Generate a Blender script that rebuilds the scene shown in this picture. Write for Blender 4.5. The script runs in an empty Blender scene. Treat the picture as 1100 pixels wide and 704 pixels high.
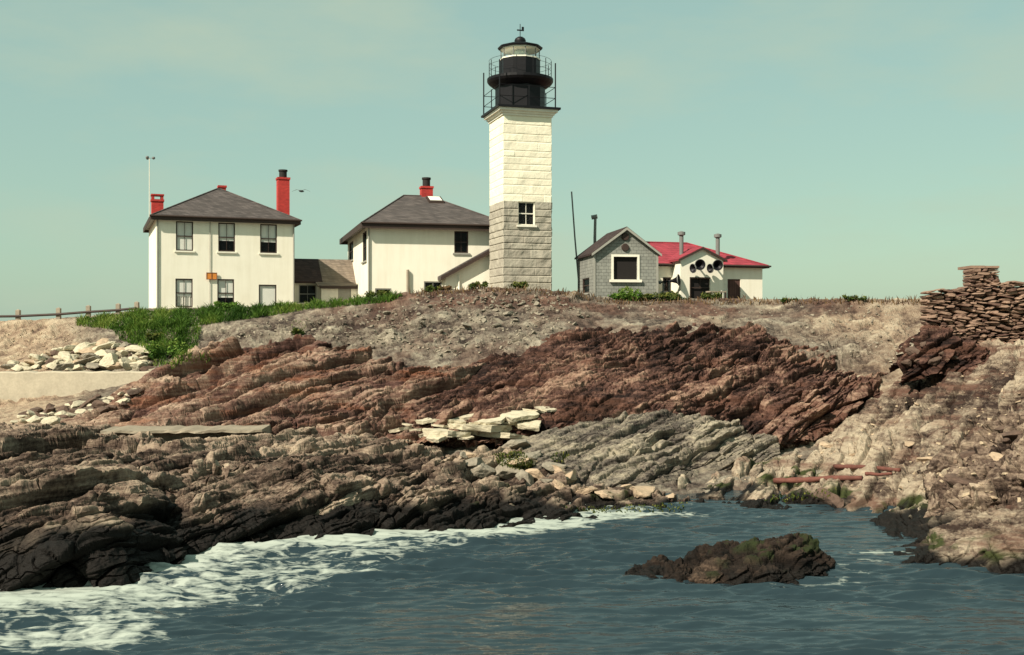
import bpy, math, random
import numpy as np
from mathutils import Vector, Matrix

random.seed(7)
R = math.radians
sc = bpy.context.scene
COL = sc.collection

# ------------------------------------------------------------------ camera
F = 1180.0            # focal length in photo pixels (photo 1100 x 704)
CX, CY, CAMZ = 550.0, 352.0, 5.3
cam_d = bpy.data.cameras.new('camera')
cam = bpy.data.objects.new('camera', cam_d); COL.objects.link(cam)
cam.location = (0, 0, CAMZ); cam.rotation_euler = (R(90), 0, 0)
cam_d.sensor_width = 36.0; cam_d.lens = 36.0 * F / 1100.0
cam_d.clip_start = 0.5; cam_d.clip_end = 20000
sc.camera = cam

# ------------------------------------------------------------------ sky, sun, exposure
TO_SUN = Vector((-0.55, -0.56, 0.68)).normalized()
world = bpy.data.worlds.new('World'); sc.world = world; world.use_nodes = True
nt = world.node_tree
bg = nt.nodes['Background']; bg.inputs['Strength'].default_value = 0.086
sky = nt.nodes.new('ShaderNodeTexSky'); sky.sky_type = 'NISHITA'; sky.sun_disc = False
sky.sun_elevation = math.asin(TO_SUN.z)
sky.sun_rotation = math.atan2(TO_SUN.x, TO_SUN.y)
sky.air_density = 1.2; sky.dust_density = 1.0; sky.ozone_density = 1.0
tint = nt.nodes.new('ShaderNodeMix'); tint.data_type = 'RGBA'; tint.blend_type = 'MULTIPLY'
tint.inputs[0].default_value = 1.0; tint.inputs[7].default_value = (1.02, 1.10, 0.80, 1)
nt.links.new(sky.outputs[0], tint.inputs[6])
haze_c = nt.nodes.new('ShaderNodeMix'); haze_c.data_type = 'RGBA'; haze_c.inputs[0].default_value = .72; haze_c.inputs[7].default_value = (2.55, 3.85, 3.38, 1)
nt.links.new(tint.outputs[2], haze_c.inputs[6])
# thin high cloud
tc = nt.nodes.new('ShaderNodeTexCoord')
mp = nt.nodes.new('ShaderNodeMapping'); mp.inputs['Scale'].default_value = (2.2, 2.2, 7.0); mp.inputs['Location'].default_value = (3.1, .4, 1.7)
cn = nt.nodes.new('ShaderNodeTexNoise'); cn.inputs['Scale'].default_value = 1.6; cn.inputs['Detail'].default_value = 7; cn.inputs['Roughness'].default_value = .55
cr = nt.nodes.new('ShaderNodeValToRGB'); cr.color_ramp.elements[0].position = .46; cr.color_ramp.elements[1].position = .80
cr.color_ramp.elements[0].color = (0, 0, 0, 1); cr.color_ramp.elements[1].color = (.85, .85, .85, 1)
cl = nt.nodes.new('ShaderNodeMix'); cl.data_type = 'RGBA'; cl.inputs[7].default_value = (3.7, 4.35, 3.3, 1)
nt.links.new(tc.outputs['Generated'], mp.inputs[0]); nt.links.new(mp.outputs[0], cn.inputs[0]); nt.links.new(cn.outputs[0], cr.inputs[0])
nt.links.new(cr.outputs[0], cl.inputs[0]); nt.links.new(haze_c.outputs[2], cl.inputs[6]); nt.links.new(cl.outputs[2], bg.inputs[0])

sun_d = bpy.data.lights.new('sun', 'SUN'); sun_d.energy = 4.6; sun_d.angle = R(0.5); sun_d.color = (1, .91, .76)
sun = bpy.data.objects.new('sun', sun_d); COL.objects.link(sun)
sun.rotation_euler = TO_SUN.to_track_quat('Z', 'Y').to_euler(); sun.location = TO_SUN * 200
sc.view_settings.view_transform = 'Standard'; sc.view_settings.look = 'None'
sc.view_settings.gamma = 1; sc.view_settings.use_curve_mapping = False
sc.view_settings.exposure = 0.70

# ------------------------------------------------------------------ helpers
def W(px, py, Y):
    return ((px - CX) / F * Y, Y, CAMZ - (py - CY) / F * Y)

def WY(py):            # distance of the water surface seen at photo row py
    return CAMZ * F / (py - CY)

def tag(o, label=None, cat=None, group=None, kind=None):
    if label: o['label'] = label
    if cat: o['category'] = cat
    if group: o['group'] = group
    if kind: o['kind'] = kind
    return o

def empty(name, loc, rz=0):
    o = bpy.data.objects.new(name, None); COL.objects.link(o)
    o.location = loc; o.rotation_euler = (0, 0, rz); o.empty_display_size = .3
    return o

def mesh_obj(name, verts, faces, mat=None, parent=None, smooth=False):
    me = bpy.data.meshes.new(name); me.from_pydata([tuple(v) for v in verts], [], [tuple(f) for f in faces]); me.update()
    if smooth:
        me.polygons.foreach_set('use_smooth', [True] * len(me.polygons))
    if mat: me.materials.append(mat)
    o = bpy.data.objects.new(name, me); COL.objects.link(o)
    if parent: o.parent = parent
    return o

class MB:
    def __init__(s): s.v = []; s.f = []
    def add(s, vs, fs):
        n = len(s.v); s.v += [tuple(v) for v in vs]; s.f += [tuple(i + n for i in f) for f in fs]; return s
    def quad(s, a, b, c, d): return s.add([a, b, c, d], [(0, 1, 2, 3)])
    def box(s, x0, x1, y0, y1, z0, z1):
        return s.add([(x0, y0, z0), (x1, y0, z0), (x1, y1, z0), (x0, y1, z0), (x0, y0, z1), (x1, y0, z1), (x1, y1, z1), (x0, y1, z1)],
                     [(3, 2, 1, 0), (4, 5, 6, 7), (0, 1, 5, 4), (1, 2, 6, 5), (2, 3, 7, 6), (3, 0, 4, 7)])
    def slab(s, top, t):        # a convex polygon of 3-d points thickened straight down
        n = len(top); bot = [(p[0], p[1], p[2] - t) for p in top]
        fs = [tuple(range(n)), tuple(range(2 * n - 1, n - 1, -1))] + [(i, i + n, (i + 1) % n + n, (i + 1) % n) for i in range(n)]
        return s.add(list(top) + bot, fs)
    def prism(s, pts, y0, y1):  # polygon in x-z swept along y
        n = len(pts); a = [(p[0], y0, p[1]) for p in pts]; b = [(p[0], y1, p[1]) for p in pts]
        fs = [tuple(range(n)), tuple(range(2 * n - 1, n - 1, -1))] + [(i, i + n, (i + 1) % n + n, (i + 1) % n) for i in range(n)]
        return s.add(a + b, fs)
    def tube(s, p0, p1, r, n=8, r1=None):
        p0 = Vector(p0); p1 = Vector(p1); d = (p1 - p0).normalized(); r1 = r if r1 is None else r1
        a = d.orthogonal().normalized(); b = d.cross(a)
        vs = []
        for p, rr in ((p0, r), (p1, r1)):
            for k in range(n):
                t = 2 * math.pi * k / n; vs.append(p + (a * math.cos(t) + b * math.sin(t)) * rr)
        fs = [(k, (k + 1) % n, n + (k + 1) % n, n + k) for k in range(n)] + [tuple(range(n - 1, -1, -1)), tuple(range(n, 2 * n))]
        return s.add(vs, fs)
    def lathe(s, prof, c=(0, 0, 0), n=24, axis=None, cap=True, ph=0.0):
        ax = Vector(axis).normalized() if axis else Vector((0, 0, 1))
        a = Vector((1, 0, 0)) if axis is None else ax.orthogonal().normalized(); b = ax.cross(a); c = Vector(c); vs = []
        for r, h in prof:
            for k in range(n):
                t = 2 * math.pi * k / n + ph; vs.append(c + ax * h + (a * math.cos(t) + b * math.sin(t)) * r)
        m = len(prof)
        fs = [(i * n + k, i * n + (k + 1) % n, (i + 1) * n + (k + 1) % n, (i + 1) * n + k) for i in range(m - 1) for k in range(n)]
        if cap: fs += [tuple(range(n - 1, -1, -1)), tuple(range((m - 1) * n, m * n))]
        return s.add(vs, fs)
    def build(s, name, mat, parent=None, smooth=False): return mesh_obj(name, s.v, s.f, mat, parent, smooth)

# ------------------------------------------------------------------ numpy noise
def _h(ix, iy, iz, seed):
    h = (ix.astype(np.int64) * 374761393 + iy.astype(np.int64) * 668265263 + iz.astype(np.int64) * 2147483647 + seed * 974711) & 0xFFFFFFFF
    h = ((h ^ (h >> 13)) * 1274126177) & 0xFFFFFFFF
    h = ((h ^ (h >> 16)) * 2246822519) & 0xFFFFFFFF
    return ((h ^ (h >> 15)) & 0xFFFFFF) / float(0xFFFFFF)

def vnoise(P, seed=0):
    i = np.floor(P); f = P - i; u = f * f * f * (f * (f * 6 - 15) + 10); i = i.astype(np.int64)
    r = 0
    for dx in (0, 1):
        wx = u[:, 0] if dx else 1 - u[:, 0]
        for dy in (0, 1):
            wy = u[:, 1] if dy else 1 - u[:, 1]
            for dz in (0, 1):
                wz = u[:, 2] if dz else 1 - u[:, 2]
                r = r + wx * wy * wz * _h(i[:, 0] + dx, i[:, 1] + dy, i[:, 2] + dz, seed)
    return r * 2 - 1

ROT = np.array([[.0, .8, .6], [-.8, .36, -.48], [-.6, -.48, .64]])
def fbm(P, oct=4, seed=0, gain=.5):
    r = 0; a = 1.0; Q = P.copy()
    for k in range(oct):
        r = r + a * vnoise(Q, seed + k * 17); a *= gain; Q = (Q @ ROT.T) * 2.03 + 5.3
    return r
def ridged(P, oct=4, seed=0):
    r = 0; a = 1.0; Q = P.copy()
    for k in range(oct):
        r = r + a * (1 - np.abs(vnoise(Q, seed + k * 17)) * 2); a *= .5; Q = (Q @ ROT.T) * 2.03 + 5.3
    return r
def sstep(a, b, x):
    t = np.clip((x - a) / (b - a), 0, 1); return t * t * (3 - 2 * t)

def strata(P, n, period, seed, blk=3.5, warp=.35, wfreq=.3, gw=.12, sh=None):
    """bedded slabs: random step per slab plus an open joint along its rim; returns height (-1..1), tone (0..1).
    The smooth bedding coordinates are found once and the steps averaged over several samples inside each grid cell."""
    n = np.array(n, float); n /= np.linalg.norm(n)
    e1 = np.cross(n, [0.2, 1, 0]); e1 /= np.linalg.norm(e1); e2 = np.cross(n, e1)
    S = (P @ n + warp * fbm(P * wfreq, 3, seed)) / period
    A = (P @ e1 + .5 * period * fbm(P / period * .4, 2, seed + 3)) / (period * blk)
    B = (P @ e2 + .5 * period * fbm(P / period * .4, 2, seed + 9)) / (period * blk * 1.3)
    grads = [[np.gradient(q.reshape(sh), axis=k).reshape(-1) for k in (0, 1)] for q in (S, A, B)]
    H = 0; T = 0; offs = [(-.6, -.3), (-.36, .4), (-.12, -.5), (.12, .15), (.36, -.15), (.6, .5)]
    for dv, du in offs:
        s, a, b = (q + dv * g[0] + du * g[1] for q, g in zip((S, A, B), grads))
        i = np.floor(s); f = s - i
        t1 = a + _h(i, i * 0, i * 0, seed + 5) * 9; j = np.floor(t1); g = t1 - j
        t2 = b + _h(i, j, i * 0, seed + 6) * 9; k = np.floor(t2)
        h = _h(i, j, k, seed + 11)
        groove = np.minimum(sstep(0, gw, f) * sstep(0, gw * .6, 1 - f) * .5 + .5, 1)
        groove = groove * (sstep(0, gw * .35, g) * sstep(0, gw * .35, 1 - g) * .4 + .6)
        H = H + (h * 2 - 1) * .75 + (groove - 1) * 1.5 + (.5 - f) * .95; T = T + h
    return H / len(offs), T / len(offs)

# ------------------------------------------------------------------ lofted terrain
def resample(line, us):
    a = np.array(line, float); p = a[:, 0]; L = np.array([W(*q) for q in a])
    u = (p - p[0]) / (p[-1] - p[0])
    return np.stack([np.interp(us, u, L[:, k]) for k in range(3)], 1)

def grid_normals(G):
    du = np.gradient(G, axis=1); dv = np.gradient(G, axis=0)
    n = np.cross(dv, du); n /= (np.linalg.norm(n, axis=2, keepdims=True) + 1e-9)
    n[n[..., 2] < -.3] *= -1
    return n

def loft(lines, step=1.0, vmul=1.0, sm=7):
    x = [q[0] for l in lines for q in l]
    nu = max(16, int((max(x) - min(x)) / step)); us = np.linspace(0, 1, nu)
    L = [resample(l, us) for l in lines]
    rows = []
    for a, b in zip(L[:-1], L[1:]):
        d = np.linalg.norm(b - a, axis=1) * F / ((a[:, 1] + b[:, 1]) / 2) * np.array(1.0)
        dz = np.abs(b[:, 2] - a[:, 2]) * F / a[:, 1]; dyy = np.abs(b[:, 1] - a[:, 1]) * F / a[:, 1]
        m = max(3, int(np.percentile(dz + dyy * .35, 75) / step * vmul))
        t = np.linspace(0, 1, m, endpoint=False)[:, None, None]
        rows.append(a[None] * (1 - t) + b[None] * t)
    rows.append(L[-1][None])
    G = np.concatenate(rows, 0)
    for _ in range(sm):                                   # round the profile
        H = G.copy(); H[1:-1] = (G[:-2] + 2 * G[1:-1] + G[2:]) / 4; G = H
        H = G.copy(); H[:, 1:-1] = (G[:, :-2] + 2 * G[:, 1:-1] + G[:, 2:]) / 4; G = H
    return G

def grid_obj(name, G, mat, attrs=None, kind='structure', smooth=True):
    nv, nu = G.shape[:2]; me = bpy.data.meshes.new(name)
    me.vertices.add(nu * nv); me.vertices.foreach_set('co', G.reshape(-1).astype(np.float32))
    idx = np.arange(nu * nv).reshape(nv, nu)
    q = np.stack([idx[:-1, :-1], idx[1:, :-1], idx[1:, 1:], idx[:-1, 1:]], -1).reshape(-1, 4)
    me.loops.add(q.size); me.loops.foreach_set('vertex_index', q.reshape(-1).astype(np.int32))
    me.polygons.add(len(q)); me.polygons.foreach_set('loop_start', np.arange(0, q.size, 4, dtype=np.int32))
    me.polygons.foreach_set('use_smooth', np.full(len(q), smooth, dtype=bool))
    me.update(calc_edges=True); me.validate()
    for k, a in (attrs or {}).items():
        at = me.attributes.new(k, 'FLOAT', 'POINT'); at.data.foreach_set('value', a.reshape(-1).astype(np.float32))
    me.materials.append(mat)
    o = bpy.data.objects.new(name, me); COL.objects.link(o)
    if kind: o['kind'] = kind
    return o

def rockify(G, bed, big=.5, bigf=.35, layers=((1.1, .35), (.42, .15), (.16, .05)), rough=.05, seed=0, blk=3.5, warp=.35, crack=.14, joints=((1.1, .07), (.4, .04))):
    """push a smooth surface out into bedded, broken rock"""
    sh = G.shape
    N = grid_normals(G); P = G.reshape(-1, 3)
    d = big * fbm(P * bigf, 3, seed + 1)
    P = P + N.reshape(-1, 3) * d[:, None]
    tone = np.zeros(len(P)); Q = P.copy(); disp = 0
    m = .55 + .45 * fbm(P * .22, 2, seed + 77)
    for k, (per, amp) in enumerate(layers):
        h, t = strata(Q, bed, per, seed + 31 * k, blk, warp, sh=sh[:2])
        mod = np.clip(.65 + .7 * fbm(P * (.5 / per) * .4, 2, seed + 5 + k), .08, 1.5)
        disp = disp + amp * h * mod
        tone += t * (.5 if k == 0 else .3 if k == 1 else .2)
    for k, (per, amp) in enumerate(joints):               # a second, steep joint set that breaks the beds into blocks
        h, t = strata(Q, (.78, -.42, .46), per, seed + 211 + 31 * k, 1.6, .5, sh=sh[:2])
        disp = disp + amp * h * np.clip(.5 + 1.1 * fbm(P * (.5 / per) * .5, 2, seed + 215 + k), 0, 1.5); tone += .25 * (t - .5)
    disp = disp + rough * fbm(P * 3.1, 4, seed + 9) + rough * .8 * ridged(P * 1.3, 3, seed + 12) * .6
    D = disp.reshape(sh[:2])
    disp = D.reshape(-1) + .35 * rough * fbm(P * 9.0, 2, seed + 19)
    cr_ = np.abs(vnoise(P * np.array([.55, .35, .9]) + 3 * tone[:, None] * 0 + .25 * vnoise(P * 2.1, seed + 8)[:, None], seed + 60))
    disp = disp - crack * (1 - sstep(0, .045, cr_))
    c2 = np.abs(vnoise(P @ np.array([[1.2, 0, .5], [0, 1.0, 0], [-.5, 0, 2.6]]).T + .3 * vnoise(P * 3.3, seed + 18)[:, None], seed + 61))
    disp = disp - crack * .55 * (1 - sstep(0, .075, c2)) * sstep(-.2, .3, vnoise(P * .4, seed + 63))
    N2 = grid_normals(P.reshape(sh)).reshape(-1, 3)
    P = P + N2 * disp[:, None]
    tone = tone + .18 * fbm(P * .35, 3, seed + 55)
    return P.reshape(sh), tone

def wet_attr(G, lo, hi, seed=0, amp=.35):
    P = G.reshape(-1, 3)
    return 1 - sstep(lo, hi, P[:, 2] + amp * fbm(P * .8, 3, seed))

def weed_attr(G, lo, hi, seed=0, thr=.1, fr=.7):
    P = G.reshape(-1, 3); z = P[:, 2] + .2 * fbm(P * 1.0, 2, seed + 2)
    return sstep(lo - .15, lo + .1, z) * (1 - sstep(hi - .1, hi + .2, z)) * sstep(thr, thr + .35, fbm(P * fr, 4, seed + 4))

# ------------------------------------------------------------------ materials
def new_mat(name):
    m = bpy.data.materials.new(name); m.use_nodes = True
    t = m.node_tree; b = t.nodes['Principled BSDF']; b.inputs['Specular IOR Level'].default_value = .3
    return m, t, b

def node(t, typ, **kw):
    n = t.nodes.new(typ)
    for k, v in kw.items():
        if k in n.inputs: n.inputs[k].default_value = v
        else: setattr(n, k, v)
    return n

def ramp(t, stops):
    n = t.nodes.new('ShaderNodeValToRGB'); e = n.color_ramp.elements
    while len(e) > 1: e.remove(e[-1])
    e[0].position = stops[0][0]; e[0].color = (*stops[0][1], 1)
    for p, c in stops[1:]:
        x = e.new(p); x.color = (*c, 1)
    return n

def mix(t, fac, a, b, mode='MIX'):
    n = t.nodes.new('ShaderNodeMix'); n.data_type = 'RGBA'; n.blend_type = mode
    for sock, v in ((0, fac), (6, a), (7, b)):
        if hasattr(v, 'type') and hasattr(v, 'links'): t.links.new(v, n.inputs[sock])
        elif isinstance(v, (int, float)): n.inputs[sock].default_value = v
        else: n.inputs[sock].default_value = (*v, 1)
    return n.outputs[2]

def math_n(t, op, a, b=None, clamp=False):
    n = t.nodes.new('ShaderNodeMath'); n.operation = op; n.use_clamp = clamp
    for k, v in enumerate((a, b)):
        if v is None: continue
        if isinstance(v, (int, float)): n.inputs[k].default_value = v
        else: t.links.new(v, n.inputs[k])
    return n.outputs[0]

def noise_tex(t, scale, detail=5, rough=.6, vec=None, dist=0):
    n = t.nodes.new('ShaderNodeTexNoise'); n.inputs['Scale'].default_value = scale; n.inputs['Detail'].default_value = detail
    n.inputs['Roughness'].default_value = rough; n.inputs['Distortion'].default_value = dist
    if vec is not None: t.links.new(vec, n.inputs['Vector'])
    return n.outputs[0]

def bump(t, b, h, strength=.5, dist=.05):
    n = t.nodes.new('ShaderNodeBump'); n.inputs['Strength'].default_value = strength; n.inputs['Distance'].default_value = dist
    t.links.new(h, n.inputs['Height']); t.links.new(n.outputs[0], b.inputs['Normal'])

def attr(t, name):
    n = t.nodes.new('ShaderNodeAttribute'); n.attribute_name = name; return n.outputs['Fac']

def objco(t):
    return t.nodes.new('ShaderNodeTexCoord').outputs['Object']

def mat_rock(name, stops, wetc=(.007, .0055, .0045), weedc=(.03, .036, .011), accent=None, accent_amt=.5, bed=(-.5, .3, .8), bscale=7):
    m, t, b = new_mat(name); co = objco(t)
    tone = attr(t, 'tone')
    # streaks along the bedding
    mp = t.nodes.new('ShaderNodeMapping'); q = Vector(bed).to_track_quat('Z', 'Y').inverted().to_euler()
    mp.vector_type = 'POINT'; mp.inputs['Rotation'].default_value = q; mp.inputs['Scale'].default_value = (.6, .6, 5.5)
    t.links.new(co, mp.inputs[0])
    st = noise_tex(t, 1.3, 6, .65, mp.outputs[0])
    sp = noise_tex(t, 9, 5, .7, co)
    v = math_n(t, 'ADD', math_n(t, 'MULTIPLY', tone, .36), math_n(t, 'MULTIPLY', st, .62))
    v = math_n(t, 'ADD', v, math_n(t, 'MULTIPLY', math_n(t, 'SUBTRACT', sp, .5), .42), True)
    r = ramp(t, stops); t.links.new(v, r.inputs[0]); c = r.outputs[0]
    if accent:
        an = noise_tex(t, .45, 5, .6, mp.outputs[0]); ar = ramp(t, [(.5, (0, 0, 0)), (.64, (accent_amt,) * 3)]); t.links.new(an, ar.inputs[0])
        c = mix(t, ar.outputs[0], c, accent)
    c = mix(t, attr(t, 'weed'), c, mix(t, noise_tex(t, 6, 4, .6, co), (.02, .022, .008), tuple(x * 1.8 for x in weedc)))
    c = mix(t, attr(t, 'wet'), c, mix(t, sp, tuple(x * .5 for x in wetc), tuple(x * 1.9 for x in wetc)))
    t.links.new(c, b.inputs['Base Color'])
    b.inputs['Specular IOR Level'].default_value = .16; rr = math_n(t, 'SUBTRACT', .92, math_n(t, 'MULTIPLY', attr(t, 'wet'), .3)); t.links.new(rr, b.inputs['Roughness'])
    h = math_n(t, 'ADD', math_n(t, 'MULTIPLY', noise_tex(t, bscale, 8, .72, co), .6), math_n(t, 'MULTIPLY', noise_tex(t, 4, 6, .7, mp.outputs[0]), .6))
    bump(t, b, h, .9, .07)
    return m

def mat_plain(name, col, rough=.8, var=.12, scale=3, bumps=.15, spec=.3, metal=0):
    m, t, b = new_mat(name); co = objco(t)
    n = noise_tex(t, scale, 6, .65, co); n2 = noise_tex(t, scale * 7, 4, .6, co)
    r = ramp(t, [(.25, tuple(x * (1 - var * 1.6) for x in col)), (.75, tuple(min(1, x * (1 + var)) for x in col))])
    t.links.new(math_n(t, 'ADD', math_n(t, 'MULTIPLY', n, .65), math_n(t, 'MULTIPLY', n2, .35)), r.inputs[0])
    t.links.new(r.outputs[0], b.inputs['Base Color']); b.inputs['Roughness'].default_value = rough
    b.inputs['Specular IOR Level'].default_value = spec; b.inputs['Metallic'].default_value = metal
    if bumps: bump(t, b, n2, bumps, .02)
    return m

def mat_stucco(name, col, streak=.18):
    m, t, b = new_mat(name); co = objco(t)
    mp = node(t, 'ShaderNodeMapping'); mp.inputs['Scale'].default_value = (2.2, 2.2, .22); t.links.new(co, mp.inputs[0])
    s = noise_tex(t, 1.5, 6, .65, mp.outputs[0]); g = noise_tex(t, .6, 5, .6, co); fine = noise_tex(t, 30, 4, .6, co)
    dirty = tuple(x * y for x, y in zip(col, (.70, .66, .58)))
    v = math_n(t, 'ADD', math_n(t, 'MULTIPLY', s, .55), math_n(t, 'MULTIPLY', g, .45))
    r = ramp(t, [(.45, (0, 0, 0)), (.75, (streak * 3,) * 3)]); t.links.new(v, r.inputs[0])
    t.links.new(mix(t, r.outputs[0], col, dirty), b.inputs['Base Color']); b.inputs['Roughness'].default_value = .9
    bump(t, b, fine, .25, .01)
    return m

def mat_courses(name, col, row=.16, colw=.3, mortar=.6, var=.25, bumps=.6, vert='Z', gap=.03, rough=.9, msize=.012):
    """brick texture used for shingles, boards, bricks; laid out on the object's own x/y + z"""
    m, t, b = new_mat(name); co = objco(t)
    sx = node(t, 'ShaderNodeSeparateXYZ'); t.links.new(co, sx.inputs[0]); cx = node(t, 'ShaderNodeCombineXYZ')
    t.links.new(math_n(t, 'ADD', sx.outputs[0], sx.outputs[1]), cx.inputs[0]); t.links.new(sx.outputs[2], cx.inputs[1])
    k = node(t, 'ShaderNodeTexBrick'); t.links.new(cx.outputs[0], k.inputs['Vector'])
    k.inputs['Scale'].default_value = 1; k.inputs['Brick Width'].default_value = colw; k.inputs['Row Height'].default_value = row
    k.inputs['Mortar Size'].default_value = msize; k.inputs['Mortar Smooth'].default_value = .3; k.inputs['Bias'].default_value = 0
    k.inputs['Color1'].default_value = (*[x * (1 - var) for x in col], 1); k.inputs['Color2'].default_value = (*[min(1, x * (1 + var)) for x in col], 1)
    k.inputs['Mortar'].default_value = (*[x * mortar for x in col], 1)
    n = noise_tex(t, 1.2, 6, .7, co); r = ramp(t, [(.3, (.72, .72, .72)), (.7, (1.12, 1.1, 1.06))]); t.links.new(n, r.inputs[0])
    t.links.new(mix(t, 1.0, k.outputs[0], r.outputs[0], 'MULTIPLY'), b.inputs['Base Color']); b.inputs['Roughness'].default_value = rough
    h = math_n(t, 'ADD', math_n(t, 'MULTIPLY', math_n(t, 'SUBTRACT', 1, k.outputs['Fac']), .7), math_n(t, 'MULTIPLY', noise_tex(t, 12, 5, .6, co), .5))
    bump(t, b, h, bumps, .04)
    return m

def mat_glass(name, tintc=(.02, .025, .028), alpha=.15):
    m, t, b = new_mat(name)
    b.inputs['Base Color'].default_value = (*tintc, 1); b.inputs['Roughness'].default_value = .06; b.inputs['Specular IOR Level'].default_value = .6
    tr = node(t, 'ShaderNodeBsdfTransparent'); mx = node(t, 'ShaderNodeMixShader'); mx.inputs[0].default_value = alpha
    t.links.new(tr.outputs[0], mx.inputs[1]); t.links.new(b.outputs[0], mx.inputs[2]); t.links.new(mx.outputs[0], t.nodes['Material Output'].inputs[0])
    return m

BED = (-.55, .3, .78)
M = {}
M['red_rock'] = mat_rock('red_rock', [(.30, (.028, .014, .011)), (.43, (.085, .042, .033)), (.55, (.165, .098, .072)), (.72, (.36, .26, .19))], accent=(.19, .075, .038), accent_amt=.55, bed=BED)
M['dark_rock'] = mat_rock('dark_rock', [(.36, (.011, .006, .005)), (.46, (.046, .023, .018)), (.56, (.108, .056, .042)), (.72, (.29, .19, .135))], accent=(.13, .058, .036), accent_amt=.40, bed=BED)
M['grey_rock'] = mat_rock('grey_rock', [(.34, (.018, .013, .011)), (.45, (.085, .070, .058)), (.55, (.19, .16, .122)), (.73, (.36, .31, .225))], bed=BED)
M['shore_rock'] = mat_rock('shore_rock', [(.33, (.018, .011, .008)), (.44, (.085, .057, .043)), (.55, (.20, .145, .107)), (.73, (.39, .305, .22))], bed=BED)
M['tan_rock'] = mat_rock('tan_rock', [(.33, (.030, .018, .014)), (.43, (.14, .102, .075)), (.53, (.29, .23, .168)), (.73, (.44, .365, .265))], accent=(.12, .062, .044), accent_amt=.8, bed=(-.73, .24, .63))
M['sea_rock'] = mat_rock('sea_rock', [(.3, (.006, .004, .003)), (.47, (.018, .012, .009)), (.62, (.042, .028, .020)), (.82, (.15, .10, .07))], weedc=(.012, .017, .006), bed=BED)
M['plaster'] = mat_stucco('plaster', (.81, .765, .64), .14)
M['white_paint'] = mat_plain('white_paint', (.78, .74, .62), .6)
M['grey_trim'] = mat_plain('grey_trim', (.30, .29, .25), .7)
M['brown_trim'] = mat_plain('brown_trim', (.045, .028, .022), .65)
M['roof_grey'] = mat_courses('roof_shingle', (.088, .073, .070), .13, .32, .5, .3, .5)
M['roof_light'] = mat_courses('weathered_shingle', (.20, .16, .125), .13, .32, .5, .2, .5)
M['roof_dark'] = mat_courses('dark_shingle', (.045, .028, .026), .13, .32, .5, .3, .5)
M['roof_red'] = mat_courses('red_shingle', (.30, .040, .058), .16, .36, .55, .18, .4)
M['brick'] = mat_courses('red_brick', (.42, .042, .036), .075, .21, 1.1, .2, .4)
M['soot'] = mat_plain('soot_black', (.02, .016, .015), .8)
M['shingle_wall'] = mat_courses('grey_wall_shingle', (.25, .255, .23), .19, .30, .55, .10, .6)
M['glass'] = mat_glass('window_glass')
M['clear'] = mat_glass('lantern_glass', (.35, .42, .38), .16)
M['blind'] = mat_plain('window_blind', (.86, .85, .76), .9, .06)
M['curtain'] = mat_plain('white_curtain', (.7, .67, .58), .9, .06)
M['dark'] = mat_plain('dark_interior', (.015, .012, .011), .9, .1, bumps=0)
M['black_iron'] = mat_plain('black_painted_iron', (.0065, .0055, .0075), .5, .3, 2, .1, .25)
M['iron_grey'] = mat_plain('weathered_iron', (.16, .16, .15), .6)
M['wood'] = mat_plain('weathered_wood', (.30, .25, .19), .85, .25, 4)
M['red_wood'] = mat_plain('rusty_red_timber', (.14, .052, .038), .85, .35, 4, .5)
M['door'] = mat_courses('brown_door_boards', (.10, .05, .042), 3.0, .16, .4, .2, .4)
M['sign'] = mat_plain('orange_sign_paint', (.62, .22, .04), .6)
M['concrete'] = mat_plain('weathered_concrete', (.42, .365, .275), .9, .22, 1.2, .5)
M['pale_stone'] = mat_plain('pale_boulder', (.48, .425, .31), .95, .2, 2, .8)
M['pink_stone'] = mat_plain('buff_boulder', (.42, .31, .21), .95, .25, 2, .8)
M['dark_stone'] = mat_plain('dark_boulder', (.115, .075, .056), .95, .45, 2.3, .9)
M['mid_stone'] = mat_plain('grey_boulder', (.25, .215, .165), .95, .3, 2.3, .9)
M['gull'] = mat_plain('gull_feathers', (.10, .11, .11), .8)
M['lens'] = mat_plain('lens_glass', (.45, .55, .5), .15, .05, spec=.8)

def mat_granite(name, base, stain):
    m, t, b = new_mat(name); co = objco(t)
    tone = attr(t, 'tone'); n = noise_tex(t, 3, 6, .7, co); n2 = noise_tex(t, 25, 3, .6, co)
    v = math_n(t, 'ADD', math_n(t, 'MULTIPLY', tone, .5), math_n(t, 'ADD', math_n(t, 'MULTIPLY', n, .35), math_n(t, 'MULTIPLY', n2, .15)))
    r = ramp(t, [(.2, stain), (.6, base), (.9, tuple(min(.9, x * 1.12) for x in base))]); t.links.new(v, r.inputs[0])
    t.links.new(r.outputs[0], b.inputs['Base Color']); b.inputs['Roughness'].default_value = .9
    bump(t, b, math_n(t, 'ADD', n2, n), .5, .03); return m
M['slab_concrete'] = mat_plain('stained_concrete', (.27, .225, .165), .9, .3, 1.5, .6)
M['stone'] = mat_granite('wall_stone', (.27, .175, .125), (.07, .033, .026))
M['granite'] = mat_granite('bare_granite', (.37, .335, .27), (.17, .14, .115))
M['granite_white'] = mat_granite('whitewashed_granite', (.83, .77, .60), (.62, .53, .40))

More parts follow.
